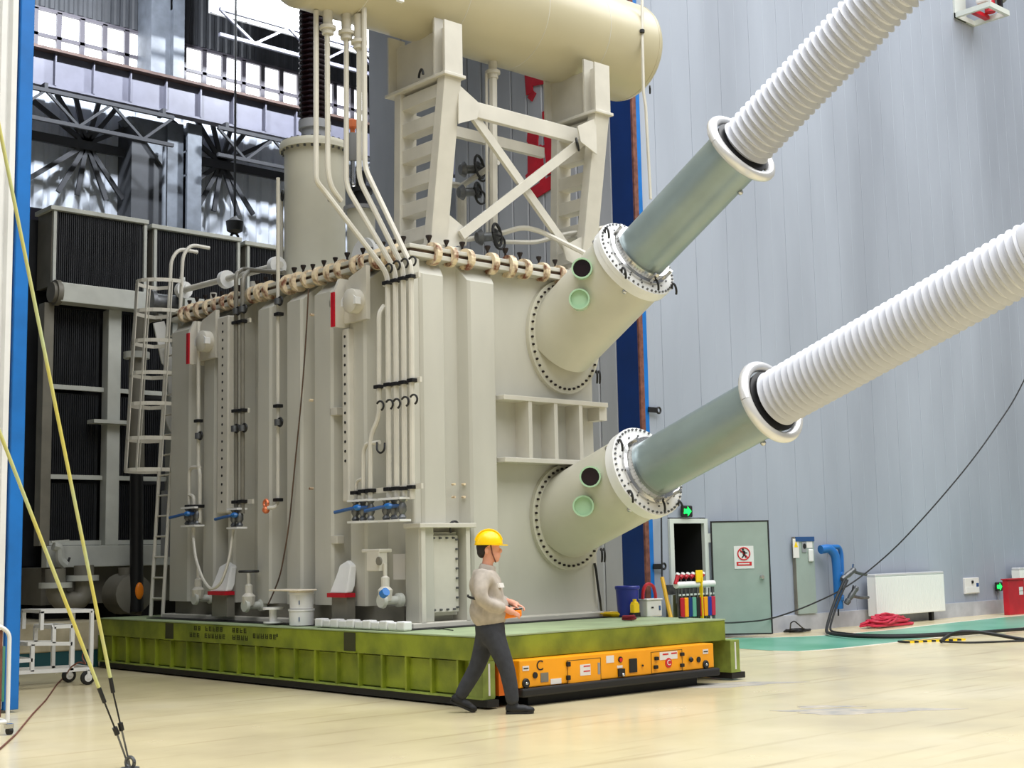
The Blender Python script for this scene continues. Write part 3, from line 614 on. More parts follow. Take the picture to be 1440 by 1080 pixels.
part('neck', MB().lathe([(0, .1), (.2, .1), (.2, .16), (.26, .16), (.26, .07), (.5, .07)], (10.75, rp[1], 6.238), (0, 0, 1), 14), 'blacks', rv)
q = (10.750, 15.068, 7.034)
part('valve_body', MB().lathe([(-.1, .05), (0, .07), (.28, .07), (.28, .03)], q, (0, 0, 1), 14), 'grey', rv)
part('valve_cap', MB().lathe([(.28, .035), (.36, .035), (.37, .075), (.46, .075), (.48, .05)], q, (0, 0, 1), 10), 'copper', rv)
part('valve_stem', MB().tube([(q[0], q[1], q[2] - .1), (q[0], q[1], q[2] - .5), (10.75, rp[1], 6.454)], .03, 6, .1), 'chrome', rv)

# ================================================================== two inclined bushings on the short side
def hv_bushing(label, z0, slope, Lf, Lr, Le):
    a = math.atan(slope); d = Vector((0, -math.cos(a), math.sin(a))); o = Vector((12.42, TY0, z0)); P = lambda t: o + d * t
    up = Vector((0, math.sin(a), math.cos(a))); side = Vector((1, 0, 0))
    b = thing('bushing', label, 'bushing', (12.42, TY0, z0), 'inclined bushings')
    pl = [(12.42 + .645 * math.cos(2 * math.pi * i / 44), TY0 - .06, z0 + .645 / math.cos(a) * math.sin(2 * math.pi * i / 44) * .99) for i in range(44)]
    bf = part('base_flange', MB().prism(pl, (0, .07, 0)), 'turret', b)
    bm = MB()
    for i in range(44):
        g = 2 * math.pi * (i + .5) / 44; c = (12.42 + .595 * math.cos(g), 0, z0 + .595 / math.cos(a) * math.sin(g) * .99)
        bm.cyl((c[0], TY0 - .06, c[2]), (c[0], TY0 - .085, c[2]), .016, n=6)
    part('bolts', bm, 'screw', bf, kind='stuff')
    part('turret', MB().lathe([(-.05, .53), (Lf - .04, .53)], o, d, 48), 'turret', b)
    ef = part('end_flange', MB().lathe([(Lf - .08, .57), (Lf - .005, .57), (Lf, .575), (Lf + .06, .575), (Lf + .065, .56)], o, d, 48), 'white', b)
    bm = MB()
    for i in range(48):
        g = 2 * math.pi * i / 48; c = P(Lf) + (side * math.cos(g) + up * math.sin(g)) * .545
        bm.cyl(c + d * .06, c + d * .085, .014, n=6)
    for i in range(16):
        g = 2 * math.pi * i / 16; c = P(Lf) + (side * math.cos(g) + up * math.sin(g)) * .46
        bm.cyl(c + d * .06, c + d * .08, .012, n=6)
    part('bolts', bm, 'steel', ef, kind='stuff')
    co = part('collar', MB().lathe([(Lf + .06, .43), (Lf + .1, .43), (Lf + .12, .395), (Lf + .2, .395), (Lf + .2, .37)], o, d, 40), 'chrome', b)
    part('housing', MB().lathe([(Lf + .1, .345), (Lr, .345)], o, d, 48), 'pipegrey', b)
    for g in (2.2, 4.6, 5.4):
        c = P(Lf + .16) + (side * math.cos(g) + up * math.sin(g)) * .41
        part('clamp_block', MB().bar(c - d * .05, c + d * .09, .05, .04, up=(side * math.cos(g) + up * math.sin(g))), 'chrome', co, smooth=False)
    rg = part('grading_ring', MB().torus(P(Lr), d, .435, .062, 56, 14), 'ring', b)
    for i in range(6):
        g = 2 * math.pi * i / 6 + .4; e = side * math.cos(g) + up * math.sin(g)
        part('ring_arm', MB().bar(P(Lr - .03) + e * .33, P(Lr - .01) + e * .43, .05, .03, up=d), 'steel', rg, smooth=False)
    part('gap_ring', MB().lathe([(Lr - .06, .345), (Lr + .03, .36), (Lr + .05, .30)], o, d, 40), 'blacks', b)
    pr = [(Lr + .02, .268)]; st = .0885; t = Lr + .05
    while t < Le:
        pr += [(t + st * k, r) for k, r in ((.12, .268), (.36, .314), (.46, .325), (.56, .316), (.88, .268))]; t += st
    pr += [(t, .29)]
    part('insulator', MB().lathe(pr, o, d, 56), 'insul', b)
    part('end_cap', MB().lathe([(t - .02, .3), (t + .05, .31), (t + .16, .29), (t + .22, .22), (t + .24, .1)], o, d, 32), 'insul', b)
    part('top_terminal', MB().lathe([(t + .2, .09), (t + .55, .09)], o, d, 16), 'chrome', b)
    # two sight ports near the end flange, facing down the hall on the left
    n1 = (side * -.75 + up * .12).normalized(); n2 = (side * -.8 + up * -.28).normalized()
    for nn, tt, op in ((n1, Lf - .36, True), (n2, Lf - .62, False)):
        c = P(tt) + nn * .5; aim = (Vector((-.72, -.62, -.05)))
        p = part('sight_port', MB().lathe([(-.14, .13), (.12, .13), (.12, .11), (.06, .11)], c + nn * .06, aim, 20), 'lens', b)
        part('glass', MB().lathe([(.06, .112), (.075, .112)], c + nn * .06, aim, 20), 'porcelain' if op else 'lens', p)
    for g, R in ((-2.5, .6), (-.95, .6), (-1.5, .47), (2.5, .5)):
        c = P(Lf + .1) + (side * math.cos(g) + up * math.sin(g)) * R
        part('bonding_strap', MB().torus(c, (1, -.6, .2), .075, .014, 14, 6, -1.0, 2.8), 'black', b)
    for g in (-2.2, 2.4):
        c = P(Lf - .12) + (side * math.cos(g) + up * math.sin(g)) * .53
        part('lug', MB().ball(c, .035, 8, 6), 'chrome', b)
    c = P(Lr - .35) + (side * .3 + up * -.95) * .36
    part('lug', MB().ball(c, .035, 8, 6), 'chrome', b)
    c = o + Vector((.5, -.1, -.5))
    for k in (0, .05): part('bonding_strap', MB().torus(c + Vector((k, -.02, 0)), (1, -.8, 0), .085, .014, 14, 6, -1.2, 2.2), 'black', b)
    return b
hv_bushing('lower inclined white ribbed bushing, its sight ports level with the workman', 2.005, .354, 1.46, 3.52, 6.88)
hv_bushing('upper inclined white ribbed bushing, running out of the top of the picture', 4.335, .597, 1.53, 3.55, 6.65)

# ================================================================== oil conservator and its support
cv = thing('oil_conservator', 'long cream cylindrical oil conservator lying across the top of the frame', 'conservator', (11.45, 13.15, 8.0))
CX0, CX1, CZ, CR, CY = 8.72, 14.2, 8.72, .70, 13.15
part('shell', MB().lathe([(0, CR), (CX1 - CX0, CR)], (CX0, CY, CZ), (1, 0, 0), 64, False), 'cons', cv)
for s, x0 in ((-1, CX0), (1, CX1)):
    part('dished_end', MB().lathe([(-.02, CR + .004), (0, CR + .004), (.05, CR * .985), (.1, CR * .93), (.14, CR * .82), (.17, CR * .65), (.19, CR * .4), (.2, .02)], (x0, CY, CZ), (s, 0, 0), 64), 'cons', cv)
for x in (9.35, 10.75, 12.05, 13.2): part('weld_seam', MB().lathe([(-.006, CR), (-.003, CR + .004), (.003, CR + .004), (.006, CR)], (x, CY, CZ), (1, 0, 0), 64, False), 'tank2', cv)
part('inspection_plate', MB().box(CX0 - .16, CX0 - .13, CY - .35, CY - .25, CZ - .5, CZ - .4), 'white', cv, smooth=False)
for p in ((9.030, 13.150, 7.854), (9.263, 13.100, 7.834), (9.378, 13.000, 7.717), (11.689, 13.200, 7.915)): part('pipe_stub', MB().lathe([(-.12, .07), (-.06, .07), (-.06, .1), (-.02, .1), (-.02, .06), (.3, .06)], p, (0, 0, 1), 12), 'tank2', cv)
st = part('breather_pipe', MB().tube([(13.970, 12.550, 9.687), (13.818, 12.450, 8.730), (13.752, 12.400, 7.831), (13.786, 12.400, 7.635), (13.827, 12.400, 6.335)], .022, 6), 'tank2', cv)
part('clip', MB().cyl((13.797, 12.430, 8.750), (13.795, 12.430, 8.708), .035, n=8), 'black', st); part('strap', MB().torus((13.863, 12.380, 7.890), (1, -1, 0), .05, .012, 12, 6), 'black', st)
part('level_gauge', MB().box(9.6, 9.68, 12.5, 12.55, 8.1, 8.16), 'white', cv, smooth=False)

sp_ = thing('conservator_support', 'cream welded support frame with battened legs and cross bracing under the conservator', 'frame', (11.65, 13.1, 5.25))
LX = (10.46, 12.95)
def xp(k): return LX[k]
for k, x in enumerate(LX):
    FB, FT, BB, BT = ((12.95, 12.62, 13.55, 13.5), (12.85, 12.5, 13.32, 13.22))[k]       # front rail bottom/top y, back rail bottom/top y
    zt = 7.36
    for (yb, yt, nm, wd) in ((FB, FT, 'front_rail', .15), (BB, BT, 'back_rail', .13)):
        part(nm, MB().prism([(x - .13, yb - wd / 2, 5.25), (x + .13, yb - wd / 2, 5.25), (x + .13, yb + wd / 2, 5.25), (x - .13, yb + wd / 2, 5.25)], (0, yt - yb, zt - 5.25)), 'tank2', sp_, bevel=.008, smooth=False)
    for i in range(6):
        z = 5.5 + i * .345; f = (z - 5.25) / (zt - 5.25)
        part('batten', MB().box(x - .1, x + .1, FB + (FT - FB) * f + .05, BB + (BT - BB) * f - .04, z - .085, z + .085), 'tank2', sp_, bevel=.006, smooth=False)
    part('cap_plate', MB().box(x - .17, x + .17, FT - .12, BT + .22, zt, zt + .04), 'tank2', sp_, bevel=.006, smooth=False)
    sd = part('saddle', MB().box(x - .01, x + .01, FT - .06, BT + .2, zt + .04, CZ - .68), 'tank2', sp_, smooth=False)
    part('saddle_front', MB().box(x - .14, x + .14, FT - .09, FT - .06, zt + .04, CZ - .66), 'tank2', sd, smooth=False)
    part('saddle_rib', MB().box(x - .13, x + .13, FT + .12, FT + .15, zt + .04, CZ - .56), 'tank2', sd, smooth=False); part('saddle_rib', MB().box(x - .13, x + .13, BT + .17, BT + .2, zt + .04, CZ - .55), 'tank2', sd, smooth=False)
    part('foot_plate', MB().box(x - .25, x + .25, 12.75, 13.75, 5.25, 5.3), 'tank2', sp_, smooth=False)
    s = 1 if k == 0 else -1
    part('gusset', MB().prism([(x + s * .1, FB - .1, 5.3), (x + s * .1, FB - .1, 5.75), (x + s * .48, FB - .1, 5.55), (x + s * .42, FB - .1, 5.38)], (0, .02, 0)), 'tank2', sp_, smooth=False)
    part('gusset', MB().prism([(x + s * .1, FT - .05, 7.3), (x + s * .1, FT - .05, 6.8), (x + s * .4, FT - .05, 6.92), (x + s * .45, FT - .05, 7.12)], (0, .02, 0)), 'tank2', sp_, smooth=False)
part('top_beam', MB().bar((LX[0] + .1, 12.66, 7.06), (LX[1] - .1, 12.66, 7.06), .08, .2), 'tank2', sp_, bevel=.006, smooth=False)
part('brace', MB().bar((LX[0] + .15, 12.64, 7.2), (LX[1] - .2, 12.84, 5.45), .05, .12), 'tank2', sp_, smooth=False)
part('brace', MB().bar((LX[0] + .3, 12.8, 5.47), (LX[1] - .25, 12.58, 6.98), .05, .12), 'tank2', sp_, smooth=False)
part('back_beam', MB().bar((LX[0] + .1, 13.5, 7.06), (LX[1] - .1, 13.5, 7.06), .08, .14), 'tank2', sp_, smooth=False)
part('strap', MB().torus((12.535, 12.500, 6.889), (1, -1, .3), .08, .015, 14, 6), 'black', sp_)
part('strap', MB().torus((10.300, 12.978, 7.447), (1, -.4, 0), .09, .016, 14, 6, 0, 3), 'black', sp_)


# ================================================================== green transport platform
PX0, PX1, PY0, PY1 = 9.24, 13.08, 10.76, 19.41
pf = thing('transport_platform', 'long green steel transport platform carrying the transformer', 'platform', (11.16, 15.1, 0))
part('deck_edge', MB().box(PX0, PX1, PY0, PY1, .475, .712), 'green', pf, bevel=.008, smooth=False)
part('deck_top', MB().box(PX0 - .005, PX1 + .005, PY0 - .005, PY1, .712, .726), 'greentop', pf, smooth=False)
part('side_web', MB().box(PX0 + .09, PX0 + .13, PY0 + .2, PY1 - .05, .11, .475).box(PX1 + .03, PX1 + .07, PY0 + .2, PY1 - .05, .11, .475), 'green', pf, smooth=False)
part('bottom_flange', MB().box(PX0 - .01, PX0 + .16, PY0, PY1, .095, .112), 'greenend', pf, smooth=False); part('bottom_flange', MB().box(PX1 + .01, PX1 + .19, PY0 - .06, PY1, .095, .112), 'greenend', pf, smooth=False)
rb = MB().box(0, .1, -.015, .015, .112, .475).mesh('rib', 'green', False)
for y in [11.160 + i * .435 for i in range(20)]: inst('rib', rb, pf, (PX0, y, 0))
# panels between the ribs sit proud of the web
pn = MB().box(0, .04, .06, .42, .13, .46).mesh('rib_panel', 'green', False)
for y in [11.160 + i * .435 for i in range(19)]: inst('rib_panel', pn, pf, (PX0 + .05, y, 0))
for k, (x0, x1) in enumerate(((PX0, PX0 + .17), (PX1 + .01, PX1 + .18))):
    po = part('end_post', MB().box(x0, x1, PY0 - (.06 if k else 0), PY0 + .22, .105, .475), 'greenend', pf, bevel=.006, smooth=False)
    part('white_stripe', MB().box((x0 + x1) / 2 - .01, (x0 + x1) / 2 + .014, PY0 - (.063 if k else .003), PY0 - (.06 if k else 0), .13, .45), 'white', po, smooth=False)
    part('skid', MB().box(x0 + .02, x1 + (.1 if k else 0), PY0 - .05, PY1, .02, .09), 'black', pf, smooth=False)
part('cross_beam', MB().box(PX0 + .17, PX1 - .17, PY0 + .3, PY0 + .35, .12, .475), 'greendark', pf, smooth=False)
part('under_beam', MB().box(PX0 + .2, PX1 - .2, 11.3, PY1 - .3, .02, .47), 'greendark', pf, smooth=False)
# pockets in the deck edge
for y0, y1 in ((12.949, 13.171), (17.163, 17.382)):
    part('lift_pocket', MB().box(PX0 - .006, PX0 + .05, y0, y1, .49, .70), 'greendark', pf, smooth=False)
    part('pocket_lip', MB().box(PX0 - .02, PX0, y0 - .02, y1 + .02, .476, .492), 'green', pf, smooth=False)
# faded stencil lettering on the deck edge: too blurred to read, two rows of strokes
lt = part('stencil_row', MB().box(PX0 - .004, PX0, 14.543 + .02, 14.543 + .05, .6, .64), 'ltext', pf, smooth=False)
def scribble(px_a, px_b, z0, z1):
    y = px_a
    while y > px_b + .06:
        w = random.choice((.05, .06, .07)); mb = MB(); h = z1 - z0
        for k in range(random.randint(2, 3)): mb.box(PX0 - .004, PX0, y - w, y, z0 + h * (k / 2.6), z0 + h * (k / 2.6) + h * .2)
        mb.box(PX0 - .004, PX0, y - .015, y, z0, z1)
        if random.random() < .6: mb.box(PX0 - .004, PX0, y - w, y - w + .013, z0, z1)
        part('stencil_mark', mb, 'ltext', pf, smooth=False, kind='stuff'); y -= w + .035
for a, b, z0, z1 in ((16.604, 16.435, .625, .685), (16.305, 15.853, .625, .685), (15.624, 15.230, .625, .685), (16.716, 16.452, .535, .595), (16.322, 15.728, .535, .595), (15.623, 15.230, .535, .595), (15.129, 14.559, .57, .63)):
    scribble(a, b, z0, z1)
# black matting that sticks out from under the tank
part('rubber_mat', MB().box(9.5, 13.04, 12.3, 18.45, .727, .737), 'black', pf, smooth=False)
for p, q in (((9.795, 12.230, 0.730), (9.721, 11.815, 0.730)), ): part('mat_scrap', MB().prism([p, (p[0] + .05, p[1] - .08, .73), (q[0], q[1] - .02, .73), q, (p[0] + .1, p[1] + .04, .73)], (0, 0, .01)), 'black', pf, smooth=False)

# ================================================================== guided vehicle under the platform
AY, AX0, AX1, AZ0, AZ1 = 10.6, 9.6, 12.66, .19, .47
ag = thing('guided_vehicle', 'low orange guided vehicle under the front of the green platform', 'vehicle', (11.1, AY, 0))
part('body', MB().box(AX0, AX1, AY, 11.1, AZ0, AZ1), 'orange', ag, bevel=.012, smooth=False)
part('side_guard', MB().box(AX0 - .16, AX0 - .01, AY + .14, 11.0, .12, AZ1), 'orange2', ag, smooth=False, label='darker orange side guard')
part('bumper', MB().box(AX0, AX1 + .05, AY - .05, 11.2, .1, AZ0 - .003), 'black', ag, bevel=.02, smooth=False)
part('chassis', MB().box(AX0 + .2, AX1 - .2, AY + .1, 11.25, .0, .1), 'black', ag, smooth=False)
def plate(name, a, b, m, th=.006, parent=ag, bevel=0): return part(name, MB().box(a[0], b[0], AY - th, AY, b[2], a[2]), m, parent, bevel=bevel, smooth=False)
def disc(name, p, r, m, th=.012, parent=ag): return part(name, MB().cyl((p[0], AY, p[2]), (p[0], AY - th, p[2]), r, n=20), m, parent)
def outline(a, b):
    t = .006; return MB().box(a[0], b[0], AY - .002, AY, a[2] - t, a[2]).box(a[0], b[0], AY - .002, AY, b[2], b[2] + t).box(a[0], a[0] + t, AY - .002, AY, b[2], a[2]).box(b[0] - t, b[0], AY - .002, AY, b[2], a[2])
h1 = plate('hatch', (10.282, 10.600, 0.418), (10.764, 10.600, 0.191), 'orange', .004); part('hatch_gap', outline((10.272, 10.600, 0.426), (10.780, 10.600, 0.183)), 'ltext', h1, smooth=False)
h2 = plate('hatch', (11.588, 10.600, 0.426), (12.091, 10.600, 0.203), 'orange', .004); part('hatch_gap', outline((11.576, 10.600, 0.434), (12.103, 10.600, 0.195)), 'ltext', h2, smooth=False)
for p in ((10.281, 10.600, 0.389), (10.277, 10.600, 0.250)): part('latch', MB().box(p[0] - .025, p[0] + .025, AY - .03, AY, p[2] - .025, p[2] + .025), 'blacks', h1, bevel=.008, smooth=False)
for p in ((11.655, 10.600, 0.359), (11.639, 10.600, 0.266), (12.088, 10.600, 0.379), (12.082, 10.600, 0.256)): part('latch', MB().box(p[0] - .03, p[0] + .03, AY - .03, AY, p[2] - .02, p[2] + .02), 'blacks', h2, bevel=.008, smooth=False)
s1 = plate('warning_plate', (10.460, 10.600, 0.370), (10.615, 10.600, 0.255), 'sticker', .008, h1)
part('print', MB().box(10.512, 10.608, AY - .01, AY - .008, 0.356 - .012, 0.356).box(10.510, 10.606, AY - .01, AY - .008, 0.304 - .012, 0.304), 'signred', h1, smooth=False, kind='stuff')
plate('grille', (10.728, 10.600, 0.374), (10.761, 10.600, 0.252), 'grey', .008, h1)
s2 = plate('warning_plate', (11.717, 10.600, 0.422), (12.013, 10.600, 0.336), 'sticker', .008, h2)
part('print', MB().box(11.764, 11.859, AY - .01, AY - .008, 0.388, 0.404).box(11.908, 12.004, AY - .01, AY - .008, 0.391, 0.407), 'signred', h2, smooth=False, kind='stuff')
dc = disc('logo_disc', (11.860, 10.600, 0.298), .055, 'signred', .01, h2)
text('logo_letter', 'C', .085, 'white', h2, (11.860, AY - .013, 0.298))
text('letter', 'C', .145, 'black', ag, (9.882, AY - .003, 0.398))
for p, m in (((9.810, 10.600, 0.309), 'black'), ((11.081, 10.600, 0.385), 'black'), ((12.381, 10.600, 0.300), 'black')): disc('button', p, .032, m)
disc('button_lens', (11.081, 10.600, 0.381), .022, 'signred', .02)
part('knob', MB().lathe([(0, .02), (.02, .032), (.04, .02)], (12.232, 10.600, 0.309), (0, -1, 0), 10), 'blacks', ag)
plate('screen', (11.217, 10.600, 0.383), (11.341, 10.600, 0.233), 'black', .014, bevel=.006)
lp = plate('lamp_box', (11.038, 10.600, 0.285), (11.136, 10.600, 0.202), 'black', .02); part('lamp', MB().ball((11.097, AY - .025, 0.220), .022, 10, 6), 'chrome', lp)
plate('label_plate', (10.862, 10.600, 0.437), (10.980, 10.600, 0.361), 'sticker'); plate('label_plate', (10.030, 10.600, 0.254), (10.182, 10.600, 0.199), 'sticker')
plate('label_plate', (11.029, 10.600, 0.323), (11.111, 10.600, 0.295), 'sticker')
plate('rating_plate', (9.890, 10.600, 0.325), (9.998, 10.600, 0.231), 'radside')
for p, q in (((9.639, 10.600, 0.411), (9.727, 10.600, 0.362)), ((12.463, 10.600, 0.408), (12.555, 10.600, 0.357))):
    ve = plate('vent', p, q, 'sticker'); part('slot', MB().box(p[0] + .01, q[0] - .01, AY - .009, AY - .006, (p[2] + q[2]) / 2 - .006, (p[2] + q[2]) / 2 + .006), 'black', ve, smooth=False)
for p in ((9.679, 10.600, 0.237), (12.503, 10.600, 0.235)):
    so = part('socket', MB().lathe([(0, .05), (.012, .05), (.02, .042)], p, (0, -1, 0), 20), 'black', ag); part('socket_lens', MB().ball((p[0] + .005, AY - .018, p[2]), .022, 10, 6, (1, .4, .7)), 'chrome', so)
part('screw', MB().cyl((11.442, 10.600, 0.295), (11.420, 10.580, 0.298), .012, n=8), 'black', ag)

# ================================================================== loose things standing on the platform
def bucket_at(p, r, h): return MB().lathe([(0, r * .84), (h * .88, r * .98), (h * .9, r * 1.05), (h * .97, r * 1.06), (h, r), (h * .97, r * .95), (.03, r * .8)], p, (0, 0, 1), 24)
bk = tag(part('bucket', bucket_at((12.9, 12.18, .737), .15, .38), 'bucket'), 'dark blue plastic bucket on the platform beside the tank foot', 'bucket')
bp = (12.8, 11.93, .726); yb = thing('jerrycan', 'small yellow canister standing in front of the blue bucket', 'canister', bp)
part('can_body', MB().prism([(bp[0] - .055, bp[1], .737), (bp[0] + .055, bp[1], .737), (bp[0] + .055, bp[1], .737 + .15), (bp[0] + .025, bp[1], .737 + .19), (bp[0] - .03, bp[1], .737 + .19), (bp[0] - .055, bp[1], .737 + .15)], (0, .07, 0)), 'yellow', yb, bevel=.012, smooth=False)
part('can_cap', MB().cyl((bp[0], bp[1] + .035, .737 + .19), (bp[0], bp[1] + .035, .737 + .22), .025), 'yellow', yb)
part('can_base', MB().box(bp[0] - .06, bp[0] + .06, bp[1] - .005, bp[1] + .075, .737, .79), 'black', yb, smooth=False)
wp = (13.150, 11.950, 0.726); wx = thing('tool_box', 'white plastic box with a red hoop handle on the platform', 'box', (wp[0], wp[1] + .1, .726))
part('box_body', MB().box(wp[0] - .14, wp[0] + .14, wp[1], wp[1] + .14, .726, .93), 'white', wx, bevel=.012, smooth=False)
part('box_lid', MB().box(wp[0] - .15, wp[0] + .15, wp[1] - .01, wp[1] + .15, .93, .95), 'white', wx, bevel=.006, smooth=False)
part('hoop_handle', MB().tube([(wp[0] - .14, wp[1] + .07, .95), (wp[0] - .13, wp[1] + .07, 1.06), (wp[0] - .06, wp[1] + .07, 1.14), (wp[0] + .06, wp[1] + .07, 1.12), (wp[0] + .1, wp[1] + .07, 1.0), (wp[0] + .1, wp[1] + .07, .95)], .022, 8, .08), 'red', wx)
part('grip_slot', MB().box(wp[0] - .06, wp[0] - .02, wp[1] - .004, wp[1], .83, .85), 'black', wx, smooth=False); part('sticker', MB().box(wp[0] + .08, wp[0] + .11, wp[1] - .004, wp[1], .8, .86), 'signblue', wx, smooth=False)
def coil(name, c, R, r, n, m, label, cat, sq=1.0, jit=.25):
    mb = MB(); pts = []
    for i in range(n * 14):
        g = 2 * math.pi * i / 14; q = R * (1 + jit * math.sin(g * .37 + i * .02) * .6)
        pts.append((c[0] + q * math.cos(g) * .8 + math.sin(g * .21) * R * .2, c[1] + q * math.sin(g) * sq, c[2] + r + (i / (n * 14)) * r * n * .7))
    return tag(part(name, mb.tube(pts, r, 6), m), label, cat)
coil('cable_coil', (12.869, 12.363, 0.730), .17, .012, 5, 'yellow', 'yellow cable coiled on the platform beside the blue bucket', 'cable')
coil('cable_coil', (12.934, 12.654, 0.730), .13, .014, 4, 'black', 'black cable heaped on the platform left of the yellow coil', 'cable')
coil('rag', (12.224, 11.534, 0.726), .07, .018, 3, mat('dark_red_cloth', (120, 26, 40), .9), 'dark red rag crumpled in front of the yellow canister', 'rag')
tag(part('cable', MB().tube([(13.189, 12.928, 0.750), (12.936, 12.700, 0.920), (12.924, 12.720, 1.103), (12.903, 12.730, 1.332), (12.890, 12.740, 1.406)], .016, 6, .05), 'black'), 'black lead hanging down the tank corner to the platform', 'cable')
for i, (px, r) in enumerate(((0, .13), (0, .135))): pass
dp = (9.619, 14.559, 0.735)
for i, (rr, zz, hh) in enumerate(((.155, .737, .2), (.15, .937, .2))):
    d = thing('bucket', 'white plastic bucket, %s of the stack of two beside the tank' % ('lower' if i == 0 else 'upper'), 'bucket', (9.5, 14.441, zz), 'stacked white buckets')
    part('bucket_body', MB().lathe([(0, rr * .95), (hh * .85, rr), (hh * .86, rr * 1.05), (hh * .97, rr * 1.05)], (9.5, 14.441, zz), (0, 0, 1), 24), 'white', d)
    part('bucket_mark', MB().box(9.5 - rr * .72, 9.5 - rr * .68, 14.441 - rr * .76, 14.441 - rr * .68, zz + .05, zz + .1), 'signblue', d, smooth=False)
    if i: part('bucket_lid', MB().lathe([(hh * .97, rr), (hh * 1.05, rr)], (9.5, 14.441, zz), (0, 0, 1), 24), 'cream', d)
tag(part('tray', MB().box(9.32, 9.6, 14.241, 14.907, 1.148, 1.17), 'cream', bevel=.01), 'cream board lying on top of the white buckets', 'board')
# white segmented hose along the foot of the tank
hs = thing('flexible_duct', 'white segmented duct lying along the foot of the tank', 'duct', (9.42, 13.6, .737))
ya, yb_ = 12.185, 13.938
n = 11
for i in range(n):
    y0 = ya + (yb_ - ya) * i / n; y1 = ya + (yb_ - ya) * (i + .92) / n; r0 = .05 if i % 2 else .058
    part('segment', MB().box(9.4 - r0, 9.4 + r0, y0, y1, .737, .737 + r0 * 1.7), 'white', hs, bevel=.015, smooth=False)


# ================================================================== cooler bank behind the far end of the tank
RY = 20.5
fm = thing('cooler_frame', 'cream steel frame holding the black radiators behind the tank', 'frame', (10.9, RY + .3, .0))
def hbeam(nm, x0, x1, z0, z1, y0=RY - .12, y1=RY + .08, m='radframe'): return part(nm, MB().box(x0, x1, y0, y1, z0, z1), m, fm, bevel=.01, smooth=False)
hd = hbeam('header_beam', 8.88, 13.6, 5.54, 5.84, RY - .35, RY - .05)
part('end_flange', MB().lathe([(-.05, .2), (.03, .2), (.03, .16), (.08, .16)], (8.86, RY - .2, 5.69), (-1, 0, 0), 20), 'radside', hd)
hbeam('sill_beam', 8.84, 13.6, 1.47, 1.8)
for x0, x1, nm in ((8.72, 8.88, 'end_post'), (9.78, 10.0, 'post'), (10.9, 11.1, 'post'), (12.2, 12.4, 'post')): hbeam(nm, x0, x1, 1.8, 5.54, RY - .12, RY + .1, 'radside' if nm == 'end_post' else 'radframe')
part('post_collar', MB().box(9.5, 10.2, RY - .25, RY, 3.700, 3.757), 'radframe', fm, smooth=False)
part('base_frame', MB().box(8.9, 13.4, RY + .2, RY + 1.2, .9, 1.47), 'radside', fm, smooth=False)
for x in (9.2, 10.6, 12.6): part('wheel_bogie', MB().cyl((x, RY + .3, .36), (x, RY + .7, .36), .36, n=20).box(x - .2, x + .2, RY + .25, RY + .75, .4, .95), 'blacks', fm)
def radiator(x0, x1, z0, z1, label, y=RY, cap=True, dep=.55):
    r = thing('radiator', label, 'radiator', ((x0 + x1) / 2, y + .25, z0), 'black cooler radiators')
    part('core', MB().box(x0 + .05, x1 - .05, y + .03, y + dep, z0, z1), 'rad', r, smooth=False)
    k = int((x1 - x0 - .14) / .034); fn = MB().box(-.006, .006, 0, .03, z0 + .02, z1 - .02).mesh('fin', 'rad', False)
    for i in range(k): inst('fin', fn, r, (x0 + .08 + i * .034, y, 0))
    if cap:
        part('top_rail', MB().box(x0 - .06, x1 + .02, y - .06, y + dep + .02, z1, z1 + .07), 'radframe', r, bevel=.008, smooth=False)
        part('side_rail', MB().box(x0, x0 + .05, y - .03, y + .02, z0, z1), 'radframe', r, smooth=False); part('side_rail', MB().box(x1 - .05, x1, y - .03, y + .02, z0, z1), 'radframe', r, smooth=False)
        part('side_sheet', MB().box(x0 - .01, x0 + .05, y + .02, y + dep, z0, z1), 'radside', r, smooth=False)
    else: part('bottom_rail', MB().box(x0, x1, y - .05, y + .03, z0 - .05, z0 + .02), 'radframe', r, smooth=False)
    return r
radiator(8.88, 10.47, 5.84, 7.04, 'large black finned radiator nearest the blue door edge, top row')
radiator(10.6, 12.22, 5.84, 6.99, 'large black finned radiator behind the ladder handrails, top row')
radiator(12.36, 13.9, 5.84, 6.95, 'black finned radiator half hidden by the cream bushing cylinder, top row')
part('gap_blackout', MB().box(8.76, 13.9, RY + .62, RY + .66, 1.5, 7.0), 'rad', fm, smooth=False)  # added dark sheet, keeps the bright far wall from showing between radiators
part('under_blackout', MB().box(8.2, 14, RY + 1.25, RY + 1.3, 0, 1.5), 'blacks', fm, smooth=False)  # added black screen, blocks the lit far wall under the radiators
lz = [4.223, 2.825]
for x0, x1, col in ((8.9, 9.77, 'left of the cream post'), (10.02, 10.88, 'behind the ladder cage')):
    for z0, z1, row in ((lz[0] + .05, 5.53, 'upper'), (lz[1] + .05, lz[0] - .05, 'middle'), (1.86, lz[1] - .05, 'lower')):
        radiator(x0, x1, z0, z1, '%s black radiator section %s' % (row, col), RY + .05, False)
